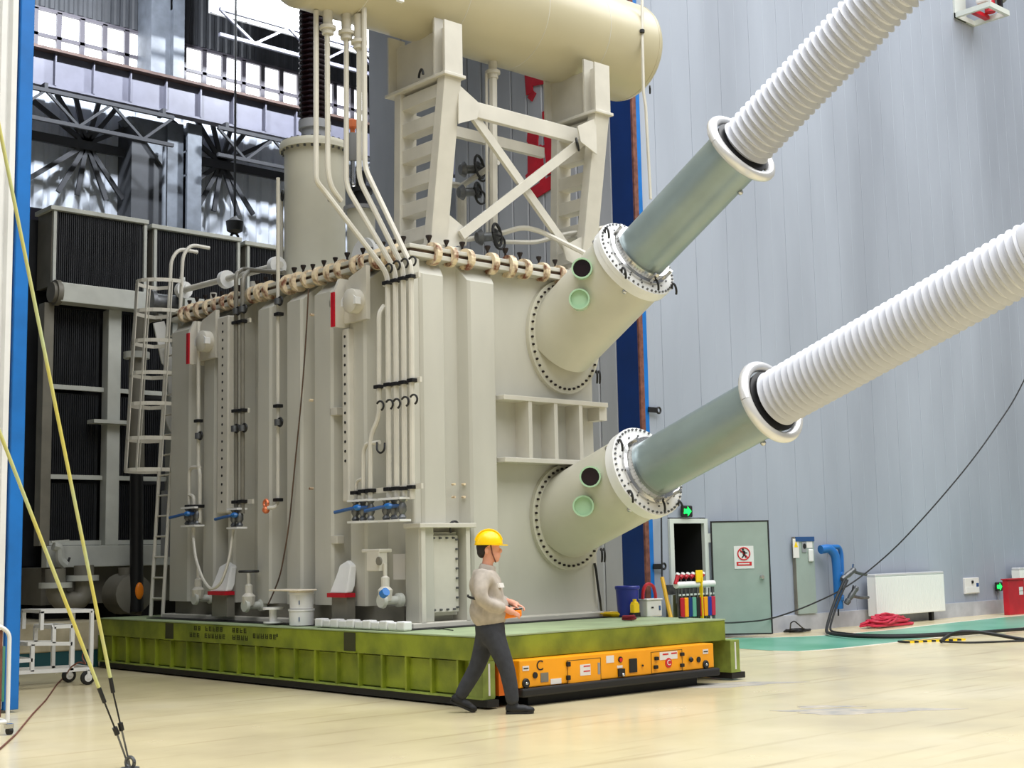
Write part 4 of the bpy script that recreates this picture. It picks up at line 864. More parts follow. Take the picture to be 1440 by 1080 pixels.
# big oil pipes under the bank
op = thing('oil_pipe', 'thick cream oil pipe elbow under the black radiators', 'pipe', (8.902, 20.000, 0.926))
part('elbow', MB().tube([(8.814, 20.000, 1.454), (8.824, 20.000, 0.971), (9.270, 20.000, 0.954), (9.260, 20.000, 1.497)], .15, 14, .22), 'radside', op)
for p in ((8.819, 20.000, 1.212), (9.241, 20.000, 1.306)): part('flange', MB().lathe([(-.04, .24), (.04, .24)], p, (0, 0, 1), 18), 'radframe', op)
pu = thing('oil_pump', 'dull round oil pump beside the foot of the ladder', 'pump', (9.987, 20.000, 0.938))
part('pump_body', MB().lathe([(-.3, .12), (-.25, .3), (.2, .32), (.25, .2), (.32, .2)], (9.962, 20.000, 1.047), (0, 1, 0), 20), 'radside', pu)
part('pump_neck', MB().cyl((9.994, 20.000, 1.264), (9.991, 20.000, 1.449), .16), 'radside', pu)
part('pump_motor', MB().cyl((9.929, 20.000, 0.907), (10.175, 19.900, 0.878), .17), 'radside', pu)
tag(part('rag', MB().ball((9.972, 19.600, 1.093), .1, 10, 8, (.7, .4, 1.3)), 'orangebox'), 'orange cloth hanging beside the oil pump', 'rag')
vl = thing('drain_cock', 'small pale drain valve on the lower cooler beam', 'valve', (8.967, 20.200, 1.558))
part('valve_body', MB().tube([(8.862, 20.200, 1.794), (8.962, 20.200, 1.771), (8.966, 20.200, 1.579), (9.058, 20.200, 1.503)], .07, 8, .08), 'radframe', vl); part('valve_handle', MB().bar((8.827, 20.200, 1.858), (9.106, 20.200, 1.877), .03, .03), 'radframe', vl, smooth=False)
part('strap', MB().tube([(9.013, 20.200, 1.504), (9.080, 20.200, 1.513), (9.123, 20.200, 1.619)], .018, 6, .05), 'black', vl)
wp_ = thing('oil_pipe', 'upright cream pipe with bends inside the ladder cage', 'pipe', (10.1, 19.6, 1))
part('riser', MB().tube([(9.949, 19.700, 2.951), (9.923, 19.700, 4.723), (9.959, 19.600, 5.330), (10.157, 19.400, 5.378)], .12, 12, .3), 'radside', wp_)
part('riser_flange', MB().lathe([(-.05, .2), (.05, .2)], (9.923, 19.700, 4.723), (0, 0, 1), 16), 'radframe', wp_)
part('riser_lower', MB().tube([(9.980, 19.700, 0.781), (9.948, 19.700, 3.006)], .1, 12), 'blacks', wp_)  # black here puts the shade below the radiators into the colour
mv = thing('butterfly_valve', 'large dull steel valve behind the ladder cage beside the tank rim', 'valve', (10.030, 19.000, 5.419))
part('valve_body', MB().lathe([(-.22, .2), (-.16, .2), (-.16, .15), (.16, .15), (.16, .2), (.22, .2)], (10.029, 19.000, 5.441), (1, -.2, 0), 18), 'steel', mv)
part('valve_flange', MB().lathe([(-.04, .22), (.04, .22)], (10.208, 18.800, 5.629), (1, -.5, 0), 18), 'radframe', mv)
for i, (a, b) in enumerate((((9.862, 18.900, 5.113), (10.035, 18.900, 4.473)), ((10.029, 18.850, 4.739), (10.133, 18.850, 3.985)), ((9.969, 18.850, 3.868), (10.151, 18.850, 3.445)))):
    tag(part('plastic_sheet', MB().prism([(a[0] - .07, a[1], a[2]), (a[0] + .08, a[1] - .05, a[2] + .04), (b[0] + .09, b[1] - .04, b[2] + .1), (b[0] + .02, b[1], b[2] - .06), (b[0] - .08, b[1] + .03, b[2] + .05)], (0, .03, 0)), 'white'), ('white plastic wrapping high in the ladder cage', 'white plastic wrapping halfway up the ladder cage', 'white plastic wrapping low behind the ladder')[i], 'wrapping', 'wrapping behind the ladder')
tag(part('junction_panel', MB().box(9.95, 10.35, 18.75, 18.9, 1.6, 2.583), 'grey'), 'dark grey control panel behind the ladder beside the tank end', 'panel')

# ================================================================== caged ladder
ld = thing('caged_ladder', 'cream steel ladder with a safety cage at the far end of the tank', 'ladder', (9.72, 18.6, .74))
def lx(z): return 9.74 + (z - .74) * .052
for y in (18.42, 18.78):
    b_ = 2.05 if y > 18.6 else .74
    part('rail', MB().tube([(lx(.74), y, .74), (lx(5.3), y, 5.3), (lx(5.9), y, 6.1), (lx(5.9) + .12, y - .02, 6.28), (lx(5.9) + .42, y - .05, 6.26)], .028, 8, .12), 'tank2', ld)
z = 1.0
while z < 5.3: part('rung', MB().cyl((lx(z), 18.42, z), (lx(z), 18.78, z), .014, n=8), 'tank2', ld); z += .3
hz = [2.859, 3.320, 3.825, 4.281, 4.760, 5.212, 5.664]
def hoop(z, k=13):
    pts = [(lx(z), 18.42, z)]
    for i in range(k):
        g = math.pi * (i / (k - 1)); pts.append((lx(z) - .12 - .5 * math.sin(g), 18.6 - .36 * math.cos(g), z))
    return pts + [(lx(z), 18.78, z)]
for z in hz:
    pts = hoop(z); mb = MB()
    for a, b in zip(pts, pts[1:]): mb.bar(a, b, .012, .055)
    part('hoop', mb, 'tank2', ld, smooth=False)
for i in (2, 5, 7, 9, 12):
    a, b = hoop(hz[0])[i], hoop(hz[-1])[i]; part('cage_strip', MB().bar(a, b, .045, .012, up=(1, 0, 0)), 'tank2', ld, smooth=False)
part('stay', MB().bar((lx(3.3), 18.42, 3.3), (9.95, 18.28, 3.3), .05, .05), 'tank2', ld, smooth=False)

# ================================================================== left side: rolling steps, block, tie rods, trolley
SY = 16.9
rs = thing('rolling_steps', 'white tubular rolling steps on casters behind the yellow tie rods', 'steps', (7.45, SY + .3, 0))
def sq(a, b, w=.045): return MB().bar(a, b, w, w)
for y in (SY, SY + .55):
    fr = [((7.94, .2), (7.94, .93)), ((7.94, .93), (7.26, .95)), ((7.28, .95), (7.28, .72)), ((7.68, .2), (7.68, .76)), ((7.68, .75), (7.44, .75)), ((7.44, .75), (7.44, .55)), ((7.68, .53), (7.1, .56)), ((7.17, .55), (7.17, .22)), ((7.17, .36), (6.85, .36)), ((6.87, .36), (6.87, .2)), ((7.94, .2), (6.85, .22))]
    for a, b in fr: part('tube', sq((a[0], y, a[1]), (b[0], y, b[1])), 'white', rs, smooth=False)
for x, z in ((7.94, .93), (7.28, .95), (7.68, .75), (7.44, .75), (7.17, .55), (7.17, .36), (6.87, .36), (6.87, .21), (7.94, .21)): part('cross_tube', sq((x, SY, z), (x, SY + .55, z)), 'white', rs, smooth=False)
for x, y in ((7.9, SY), (6.92, SY), (7.9, SY + .55), (6.92, SY + .55)):
    c = part('caster', MB().lathe([(-.025, .08), (-.02, .09), (.02, .09), (.025, .08)], (x, y, .092), (0, 1, 0), 18), 'black', rs)
    part('hub', MB().lathe([(-.03, .05), (.03, .05)], (x, y, .092), (0, 1, 0), 14), 'white', c)
    part('fork', MB().box(x - .03, x + .03, y - .04, y + .04, .18, .2).box(x - .02, x + .02, y - .04, y - .032, .08, .19), 'white', c, smooth=False)
kb_ = thing('concrete_block', 'low pale concrete block with a teal painted foot behind the rolling steps', 'block', (6.2, 20.1, 0))
part('block_body', MB().box(3.0, 9.355, 19.6, 22.6, .26, 0.684), mat('pale_concrete', (196, 186, 160), .7, rgb2=(160, 150, 124), scale=3), kb_, bevel=.02, smooth=False)
part('teal_foot', MB().box(3.0, 9.355 - .02, 19.62, 22.6, 0, .26), mat('dark_teal', (22, 74, 80), .6), kb_, smooth=False)

# two insulating tie rods fixed to one floor anchor
an = (4.975, 9.891, 0.020)
def tie(label, k, pts, dark0, dark1):
    t = thing('tie_rod', label, 'tie rod', an, 'tie rods')
    part('rod', MB().cyl(pts[0], pts[1], .0135, n=10), 'strap', t)
    part('sleeve', MB().cyl(pts[1], pts[2], .016, n=10), 'blacks', t); part('turnbuckle', MB().cyl(pts[2], pts[3], .007, n=8).lathe([(-.03, .02), (.03, .02)], pts[3], Vector(pts[3]) - Vector(pts[2]), 10), 'blacks', t)
    part('cable', MB().cyl(pts[3], pts[4], .008, n=8), 'steel', t)
tie('yellow tie rod leaning left, the upper of the pair rising past the blue door edge', 0, [(2.978, 9.900, 8.578), (4.852, 9.990, 0.683), (4.877, 9.990, 0.569), (4.950, 10.000, 0.308), (5.040, 10.020, -0.000)], 0, 0)
tie('yellow green tie rod leaning left, the flatter of the pair crossing the white steps', 1, [(2.556, 9.900, 5.727), (4.747, 9.960, 0.618), (4.795, 9.960, 0.504), (4.900, 9.980, 0.283), (5.019, 10.000, 0.004)], 0, 0)
tag(part('floor_anchor', MB().torus((an[0], an[1], .05), (1, .4, 0), .04, .014, 14, 8).lathe([(0, .07), (.015, .07)], (an[0], an[1], 0), (0, 0, 1), 16), 'steel'), 'small steel eye anchor in the floor where the tie rods meet', 'anchor')
tag(part('cord', MB().tube([(6.900, 14.680, 0.437), (6.900, 14.864, 0.570), (6.900, 14.915, 0.489), (6.900, 14.786, 0.417), (6.900, 14.968, 0.448), (6.900, 15.186, 0.375), (8.241, 18.311, 0.020), (7.657, 17.261, 0.010), (6.686, 15.365, 0.010), (5.983, 14.073, 0.010), (5.206, 12.595, 0.010), (4.728, 11.756, 0.010), (4.256, 10.993, 0.010)], .009, 6, .1), 'brown'), 'thin brown cord trailing over the floor from the tie rods', 'cord')
# rounded white trolley at the left edge
tr = thing('trolley', 'white framed trolley with a caster cut off by the left edge', 'trolley', (4.9, 12.75, 0))
part('frame_tube', MB().tube([(5.17, 12.7, .12), (5.17, 12.7, .92), (5.08, 12.7, .99), (4.7, 12.7, .99)], .02, 8, .08), 'white', tr)
part('frame_tube', MB().tube([(4.7, 12.7, .12), (5.17, 12.7, .12), (5.17, 13.2, .12)], .02, 8, .03), 'white', tr)
for i in range(5): part('slat', MB().box(4.75 + i * .08, 4.8 + i * .08, 12.72, 12.76, .16, .95), 'brown', tr, bevel=.01, smooth=False)
part('side_panel', MB().box(5.13, 5.15, 12.74, 13.2, .3, .8), 'teal', tr, smooth=False)
cs_ = part('caster', MB().lathe([(-.02, .035), (.02, .035)], (5.19, 12.7, .037), (1, .2, 0), 14), 'black', tr); part('caster_fork', MB().box(5.15, 5.22, 12.67, 12.73, .06, .1), 'chrome', cs_, smooth=False)


# ================================================================== along the panel wall
# green door leaf folded back against the wall, with its sign
DA = Vector((19.035, 15.880, 1.207)); DA.z = 0; DU = Vector((.742, -.670, 0)); DN = Vector((-.670, -.742, 0)); DW = .98; DH = 2.018
def slab(u0, u1, z0, z1, n0, n1):
    P = lambda u, n, z: DA + DU * u + DN * n + Vector((0, 0, z))
    return MB().prism([P(u0, n0, z0), P(u1, n0, z0), P(u1, n1, z0), P(u0, n1, z0)], Vector((0, 0, z1 - z0)))
def lp(px, py): return ((px - 1003 - (py - 735) * .048) / 69.5 * DW, DH - (py - 735) / 152 * (DH - .08))
dr = struct('door_2', slab(0, DW, .08, DH, -.02, .02), 'doorgreen', label='grey green steel door standing open beside the small doorway')
t = .025
for u0, u1, z0, z1 in ((-t, 0, .06, DH + t), (DW, DW + t, .06, DH + t), (0, DW, DH, DH + t), (0, DW, .055, .08)): part('door_seal', slab(u0, u1, z0, z1, -.025, .025), 'black', dr, smooth=False)
u, z = lp(1067, 811); c = DA + DU * u + DN * .02 + Vector((0, 0, z))
part('door_handle', MB().lathe([(0, .04), (.01, .04), (.015, .02), (.05, .02), (.055, .035), (.08, .03)], c, DN, 14), 'chrome', dr)
for z in (.3, 1.75): part('hinge', slab(-.12, 0, z - .08, z + .08, -.03, .0), 'frame', dr, smooth=False)
u0, z1 = lp(1031, 768); u1, z0 = lp(1057, 799)
sg = thing('warning_sign', 'white no entry sign with a red ring on the grey green door', 'sign', DA + DU * (u0 + u1) / 2 + Vector((0, 0, z0)))
part('sign_plate', slab(u0, u1, z0, z1, .021, .027), 'white', sg, smooth=False)
um = (u0 + u1) / 2; sc = DA + DU * um + DN * .03 + Vector((0, 0, z1 - .135)); U3 = Vector((0, 0, 1))
part('sign_ring', MB().torus(sc, DN, .105, .011, 32, 6), 'signred', sg)
part('sign_slash', MB().bar(sc + DU * -.075 + U3 * .075, sc + DU * .075 + U3 * -.075, .006, .02, up=DU + U3), 'signred', sg, smooth=False)
pg = MB()
for (a0, b0), (a1, b1), w_ in (((0, .05), (.005, -.02), .05), ((.005, -.02), (.04, -.07), .02), ((.005, -.02), (-.035, -.07), .02), ((-.06, .035), (.06, .01), .018)):
    p0 = sc + DU * a0 + U3 * b0; p1 = sc + DU * a1 + U3 * b1; pg.bar(p0, p1, w_, .006, up=DN)
part('pictogram', pg, 'black', sg, smooth=False, kind='stuff'); part('pictogram_head', MB().ball(sc + DU * -.012 + U3 * .072, .02, 10, 6), 'black', sg)
part('sign_bar', slab(u0 + .04, u1 - .04, z0 + .05, z0 + .12, .027, .03), 'signred', sg, smooth=False)
part('sign_lettering', slab(u0 + .07, u1 - .08, z0 + .075, z0 + .095, .03, .032), 'sticker', sg, smooth=False, kind='stuff')
def exit_sign(p, label):
    e = thing('exit_sign', label, 'sign', p)
    part('case', MB().box(p[0] - .14, p[0] + .14, p[1], p[1] + .05, p[2] - .1, p[2] + .1), 'black', e, bevel=.02, smooth=False)
    x, z = p[0], p[2]; yy = p[1] - .004
    part('arrow', MB().prism([(x - .07, yy, z - .04), (x + .0, yy, z - .04), (x + .0, yy, z - .085), (x + .1, yy, z), (x + .0, yy, z + .085), (x + .0, yy, z + .04), (x - .07, yy, z + .04)], (0, .006, 0)), 'exit', e, smooth=False)
    part('arrow_tail', MB().prism([(x - .12, yy, z - .03), (x - .08, yy, z - .05), (x - .08, yy, z + .05), (x - .12, yy, z + .03)], (0, .006, 0)), 'exit', e, smooth=False)
exit_sign((18.404, 15.880, 2.216), 'glowing green exit sign above the small dark doorway')
es = (28.898, 15.880, 0.592); exit_sign(es, 'glowing green exit sign low on the wall beside the red box')
tag(part('conduit', MB().cyl((es[0], 15.94, .3), (es[0], 15.94, es[2] - .1), .012, n=8), 'grey'), 'thin conduit under the low exit sign', 'conduit')
# tall recessed electrical cabinet
a, b = (21.478, 15.950, 1.752), (22.063, 15.950, 0.307)
cb = thing('electrical_cabinet', 'tall narrow grey electrical cabinet set in the panel wall', 'cabinet', ((a[0] + b[0]) / 2, 15.93, b[2]))
part('cabinet_body', MB().box(a[0], b[0], 15.9, 15.965, b[2], a[2]), 'doorgreen', cb, bevel=.006, smooth=False)
part('cabinet_gap', MB().box(a[0] - .02, a[0], 15.9, 15.965, b[2], a[2]), 'radside', cb, smooth=False)
part('top_band', MB().box(a[0], b[0], 15.885, 15.9, a[2] - .09, a[2]), 'signblue', cb, smooth=False)
c = (21.475, 15.890, 1.617); part('hazard_label', MB().box(c[0] - .08, c[0] + .1, 15.893, 15.9, c[2] - .26, c[2] + .1), 'sticker', cb, smooth=False)
part('hazard_triangle', MB().prism([(c[0] - .05, 15.89, c[2] - .06), (c[0] + .07, 15.89, c[2] - .06), (c[0] + .01, 15.89, c[2] + .06)], (0, .004, 0)), 'yellow', cb, smooth=False)
c = (21.739, 15.890, 1.574); part('gauge', MB().box(c[0] - .07, c[0] + .07, 15.885, 15.9, c[2] - .12, c[2] + .08), 'grey', cb, bevel=.02, smooth=False); part('gauge_face', MB().cyl((c[0], 15.885, c[2]), (c[0], 15.88, c[2]), .05), 'black', cb)
c = (21.923, 15.880, 1.518); part('cabinet_handle', MB().box(c[0] - .07, c[0] + .07, 15.86, 15.9, c[2] - .24, c[2] + .0), 'white', cb, bevel=.04, smooth=False); part('label', MB().box(c[0] - .1, c[0] + .08, 15.893, 15.9, c[2] + .02, c[2] + .22), 'sticker', cb, smooth=False)
part('kick_panel', MB().box(a[0] + .02, b[0], 15.89, 15.9, b[2], b[2] + .18), 'doorgreen', cb, bevel=.01, smooth=False)
# blue pipe stub with two valves
bp_ = thing('blue_pipe', 'pair of bent bright blue pipes coming out of the panel wall', 'pipe', (22.522, 15.750, 0.385))
part('main_pipe', MB().tube([(22.129, 15.800, 1.501), (22.336, 15.750, 1.525), (22.441, 15.700, 1.414), (22.475, 15.700, 1.265), (22.495, 15.700, 0.374)], .085, 14, .15), 'bluepipe', bp_)
part('thin_pipe', MB().tube([(22.480, 15.850, 1.552), (22.807, 15.850, 1.548), (22.868, 15.850, 1.423), (22.861, 15.850, 1.053)], .045, 10, .15), 'bluepipe', bp_)
for p, q in (((22.518, 15.680, 1.006), (22.544, 15.600, 1.019)), ((22.483, 15.680, 0.576), (22.530, 15.600, 0.575))): part('branch', MB().cyl(p, q, .06), 'bluepipe', bp_)
part('leg', MB().cyl((22.473, 15.700, 0.388), (22.461, 15.700, 0.241), .015), 'blacks', bp_)
for i, (p, q, h) in enumerate((((22.417, 15.550, 0.928), (22.708, 15.500, 1.083), (22.743, 15.500, 1.217)), ((22.519, 15.550, 0.469), (22.621, 15.500, 0.613), (22.635, 15.450, 0.815)))):
    v = thing('ball_valve', ('upper steel ball valve on the blue pipe', 'lower steel ball valve on the blue pipe')[i], 'valve', p, 'valves on the blue pipe')
    part('valve_body', MB().lathe([(0, .05), (.08, .06), (.1, .045), (.2, .06), (.3, .05), (.36, .06), (.4, .04)], p, Vector(q) - Vector(p), 12), 'steel', v)
    part('valve_lever', MB().bar(q, h, .03, .015), 'black' if i else 'chrome', v, smooth=False)
    e = (23.154, 15.500, 1.004) if i == 0 else (23.337, 15.600, 0.560)
    part('nipple', MB().tube([q, ((q[0] + e[0]) / 2, (q[1] + e[1]) / 2 - .02, (q[2] + e[2]) / 2 - .02), e], .03, 8, .1), 'steel', v)
# heaters
def heater(x0, x1, z0, z1, label, y=15.62):
    h = thing('wall_heater', label, 'heater', ((x0 + x1) / 2, y + .1, 0), 'wall heaters')
    part('front_panel', MB().box(x0, x1, y, y + .03, z0, z1 - .06), 'heater', h, bevel=.01, smooth=False)
    part('top_grille', MB().box(x0, x1, y, y + .2, z1 - .06, z1), 'ring', h, bevel=.015, smooth=False)
    part('side_cheek', MB().box(x0, x0 + .02, y + .03, y + .2, z0, z1 - .06), 'heater', h, smooth=False)
    part('heater_core', MB().box(x0 + .05, x1 - .05, y + .05, y + .2, z0 + .05, z1 - .08), 'grey', h, smooth=False)
    rm = MB().box(-.004, .004, -.004, 0, z0 + .02, z1 - .08).mesh('flute', 'heater', False); k = int((x1 - x0) / .06)
    for i in range(1, k): inst('flute', rm, h, (x0 + (x1 - x0) * i / k, y, 0))
    for x in (x0 + .35, x1 - .4): part('foot', MB().box(x - .04, x + .04, y + .06, y + .14, 0, z0 + .05), 'blacks', h, smooth=False)
ha, hb_ = (23.649, 15.620, 0.978), (26.157, 15.620, 0.180)
heater(ha[0], hb_[0], 0.180, 1.001, 'white ribbed wall heater behind the red hose')
heater(29.349, 29.349 + 2.4, 0.180, 1.001, 'white wall heater behind the red box at the right edge')
a, b = (27.511, 15.920, 0.818), (28.097, 15.920, 0.478)
mb_ = thing('meter_box', 'small white switch box on the wall right of the heater', 'box', ((a[0] + b[0]) / 2, 15.95, b[2]))
part('box_body', MB().box(a[0], b[0], 15.92, 15.98, b[2], a[2]), 'sticker', mb_, bevel=.01, smooth=False); part('flap', MB().box(a[0] + .03, b[0] - .03, 15.91, 15.92, b[2] + .02, (a[2] + b[2]) / 2 - .03), 'white', mb_, smooth=False)
part('switch', MB().box((a[0] + b[0]) / 2 - .03, (a[0] + b[0]) / 2 + .03, 15.9, 15.92, a[2] - .12, a[2] - .06), 'black', mb_, smooth=False); part('sticker', MB().box(b[0] - .13, b[0] - .03, 15.915, 15.92, a[2] - .25, a[2] - .12), 'signblue', mb_, smooth=False)
a, b = (28.284, 15.350, 0.752), (29.006, 15.350, 0.064)
fb = thing('fire_box', 'red metal fire equipment box at the right edge', 'box', ((a[0] + b[0]) / 2, 15.4, 0))
part('box_body', MB().box(a[0], b[0], 15.35, 15.48, 0, a[2]), 'red', fb, bevel=.008, smooth=False); part('box_lid', MB().box(a[0] - .02, b[0] + .02, 15.33, 15.5, a[2], a[2] + .03), 'red', fb, smooth=False)
for z in (a[2] - .25, .42): part('marking', MB().box(b[0] - .25, b[0] - .08, 15.347, 15.35, z, z + .09), 'sticker', fb, smooth=False)
# lift bracket high on the wall
p = (28.552, 15.950, 13.805); q = (28.579, 15.200, 13.646)
wl = thing('wall_bracket', 'pale steel bracket with a red motor high on the panel wall', 'bracket', (p[0] + .5, 15.6, p[2]))
x0, x1, zb = p[0], p[0] + .9, p[2] - .05
part('tray_frame', MB().box(x0, x1, 15.9, 15.96, zb, zb + .12).box(x0, x1, 15.05, 15.13, zb, zb + .12).box(x0, x0 + .08, 15.13, 15.9, zb, zb + .12).box(x1 - .08, x1, 15.13, 15.9, zb, zb + .12), 'frame', wl, smooth=False)
part('red_bar', MB().box(x0 + .1, x1 - .1, 15.5, 15.62, zb + .03, zb + .12), 'red', wl, smooth=False)
part('motor', MB().cyl((x1 - .25, 15.4, zb + .12), (x1 - .25, 15.4, zb + .8), .12), 'red', wl); part('backplate', MB().box(x0, x0 + .5, 15.92, 15.97, zb, zb + 1.2), 'frame', wl, smooth=False)
part('post', MB().box(x1 - .08, x1, 15.2, 15.3, zb + .12, zb + 1.0), 'blacks', wl, smooth=False)
part('hood', MB().box(x0 + .35, x0 + .6, 15.3, 15.6, zb + .3, zb + .9), 'white', wl, bevel=.05, smooth=False)
part('dome', MB().ball((x1 + .45, 15.5, zb + .75), .2, 14, 10), 'grey', wl); part('dome_arm', MB().cyl((x1 + .45, 15.95, zb + .85), (x1 + .45, 15.5, zb + .85), .03), 'grey', wl)
# tool rack in front of the small doorway
R0, R1 = (17.531, 15.500, 0.466), (18.422, 15.500, 0.426); xa, xb = R0[0], R1[0]
rk = thing('tool_rack', 'low steel rack holding coloured tools in front of the small doorway', 'rack', ((xa + xb) / 2, 15.5, 0))
zt = 0.972; zm = 0.807
for x in (xa, xb):
    part('upright', MB().bar((x, 15.4, 0), (x, 15.4, zt + .05), .03, .03), 'steel', rk, smooth=False); part('upright', MB().bar((x, 15.65, 0), (x, 15.65, zt), .03, .03), 'steel', rk, smooth=False)
part('roller_bar', MB().cyl((xa - .05, 15.4, zt), (xb + .03, 15.4, zt), .055, n=16), 'white', rk); part('rail', MB().bar((xa, 15.38, zm), (xb, 15.38, zm), .03, .03), 'frame', rk, smooth=False)
part('mesh_panel', MB().box(xa, xb, 15.5, 15.52, .1, zm), mat('olive_mesh', (92, 92, 62), .6), rk, smooth=False)
part('mesh_panel', MB().box(xa, xb, 15.6, 15.62, zm, zt), 'steel', rk, smooth=False)
cols = [('red', 'red'), ('orange', 'orange'), ('navy', 'navy blue'), ('teal', 'teal green'), ('black', 'black'), ('red', 'scarlet'), ('orange', 'amber'), ('bucket', 'violet blue'), ('redhose', 'crimson')]
for i, (m, w_) in enumerate(cols):
    x = xa + .05 + (xb - xa - .1) * i / 8; zz = 0.739
    g = thing('hand_tool', '%s handled tool hanging in the rack, number %s from the left' % (w_, ('one', 'two', 'three', 'four', 'five', 'six', 'seven', 'eight', 'nine')[i]), 'tool', (x, 15.36, .4), 'tools in the rack')
    part('grip', MB().prism([(x - .045, 15.34, zz - .3), (x + .045, 15.34, zz - .3), (x + .05, 15.34, zz + .02), (x - .05, 15.34, zz + .02)], (0, .03, 0)), m, g, bevel=.01, smooth=False)
    part('shaft', MB().cyl((x, 15.36, zz - .75), (x, 15.36, zm + .1), .012, n=8), 'steel', g)
for i in range(6):
    x = xa - .02 + i * .13; zz = 1.089
    g = thing('hand_tool', 'red T handle tool standing in the rack top, number %s from the left' % ('one', 'two', 'three', 'four', 'five', 'six')[i], 'tool', (x, 15.45, zt), 'red handled tools')
    part('grip', MB().cyl((x - .035, 15.4, zz - .1 if i == 0 else zz), (x + .035, 15.4, zz + .05), .035, n=10), 'red', g); part('shaft', MB().cyl((x, 15.42, zt - .3), (x, 15.42, zz), .012, n=8), 'steel', g)
    part('cap', MB().cyl((x + .02, 15.4, zz + .045), (x + .04, 15.4, zz + .075), .036, n=10), 'white', g)
g = thing('broom', 'yellow plastic scraper standing upright in the tool rack', 'scraper', (xb - .3, 15.36, .3))
p = (18.028, 15.340, 1.085); part('blade', MB().box(p[0] - .09, p[0] + .08, 15.33, 15.36, p[2] - .08, p[2] + .12), 'yellow', g, bevel=.01, smooth=False); part('handle', MB().bar((p[0] + .03, 15.345, .2), (p[0] + .03, 15.345, p[2]), .06, .02), 'yellow', g, smooth=False)
g = thing('pole', 'wooden yellow pole leaning beside the tool rack', 'pole', (17.460, 15.500, 0.469))
part('shaft', MB().tube([(17.485, 15.700, 1.099), (17.422, 15.550, 0.715), (17.359, 15.400, 0.371)], .035, 8), mat('amber_wood', (206, 160, 40), .5), g); part('tip', MB().cyl((17.738, 15.900, 2.104), (17.485, 15.700, 1.099), .014, n=8), 'blacks', g)
# hoses, cables and coils on the floor
def hose(name, pts, r, m, label, cat, fl=.4): return tag(part(name, MB().tube(pts, r, 8, fl), m), label, cat)
hose('hose', [(22.438, 15.500, 0.928), (21.749, 15.300, 0.490), (21.046, 15.000, 0.053), (20.429, 14.503, 0.050), (19.995, 13.698, 0.050), (20.187, 12.998, 0.050), (21.060, 12.602, 0.050), (23.171, 12.323, 0.050), (30, 10.9, .05)], .03, 'black', 'thick black hose running from the blue pipe along the floor', 'hose')
hose('hose', [(22.530, 15.500, 0.912), (21.889, 15.320, 0.484), (21.226, 15.050, 0.068), (20.806, 14.664, 0.050), (20.370, 13.810, 0.050), (20.637, 13.149, 0.050), (21.475, 12.713, 0.060)], .02, 'black', 'thinner black hose lying beside the thick one', 'hose')
hose('cable', [(19.909, 12.007, 0.030), (20.112, 11.984, 0.120), (20.149, 11.777, 0.180), (20.423, 11.588, 0.160), (20.641, 11.346, 0.100), (20.845, 11.098, 0.030), (24.2, 10.2, .03)], .03, 'black', 'black cable arching over the floor at the right', 'cable')
hose('cable', [(19.909, 12.007, 0.030), (19.957, 11.577, 0.020), (20.830, 11.091, 0.020)], .016, 'black', 'thin black cable flat on the floor at the right', 'cable')
hose('cable', [(12.928, 11.351, 0.740), (13.000, 11.076, 0.675), (17.813, 14.500, 0.360), (19.648, 15.200, 0.303), (21.099, 15.500, 0.448), (22.235, 15.500, 0.707), (22.982, 15.400, 1.022), (23.457, 15.000, 1.513), (23.977, 14.500, 2.237), (24.797, 14.000, 3.209), (25.720, 13.600, 4.346), (25.985, 13.400, 4.914), (26.796, 13.200, 6.193)], .014, 'black', 'long thin black cable hanging across the panel wall', 'cable', .8)
c = (23.568, 15.399, 0.020)
mb = MB()
def tangle(c, rx, ry, h, n, r, seed):
    rn = random.Random(seed); pts = []
    for i in range(n):
        g = i * 2.1 + rn.uniform(-.3, .3); q = rn.uniform(.35, 1); zc = h * (1 - q) * rn.uniform(.5, 1) + r
        pts.append((c[0] + rx * q * math.cos(g), c[1] + ry * q * math.sin(g), c[2] + zc))
    return MB().tube(fillet(pts, .4, 4), r, 6)
tag(part('hose_heap', tangle((23.264, 15.187, 0.000), 1.1, .3, .45, 46, .024, 3), 'redhose'), 'red hose heaped on the floor in front of the wall heater', 'hose')
tag(part('cable_heap', tangle((21.177, 15.709, 0.000), .5, .22, .12, 26, .014, 5), 'black'), 'small heap of black cable on the floor below the cabinet', 'cable')
hose('cable', [(21.052, 15.791, 0.030), (20.429, 15.300, 0.214), (20.536, 15.300, 0.247), (20.678, 15.300, 0.164), (21.363, 15.683, 0.030)], .012, 'black', 'stiff loop of black cable rising from the small cable heap', 'cable', .15)
rp_ = thing('cable_cover', 'yellow and black striped cable cover on the floor under the black cable', 'cable cover', (20.077, 12.276, 0.000))
ca, cb2 = Vector((19.696, 12.582, -0.000)), Vector((20.760, 12.142, 0.000))
for i in range(14):
    p0 = ca.lerp(cb2, i / 14); p1 = ca.lerp(cb2, (i + 1) / 14); part('stripe', MB().bar(p0 + Vector((0, 0, .015)), p1 + Vector((0, 0, .015)), .22, .03), 'yellow' if i % 2 else 'black', rp_, smooth=False)


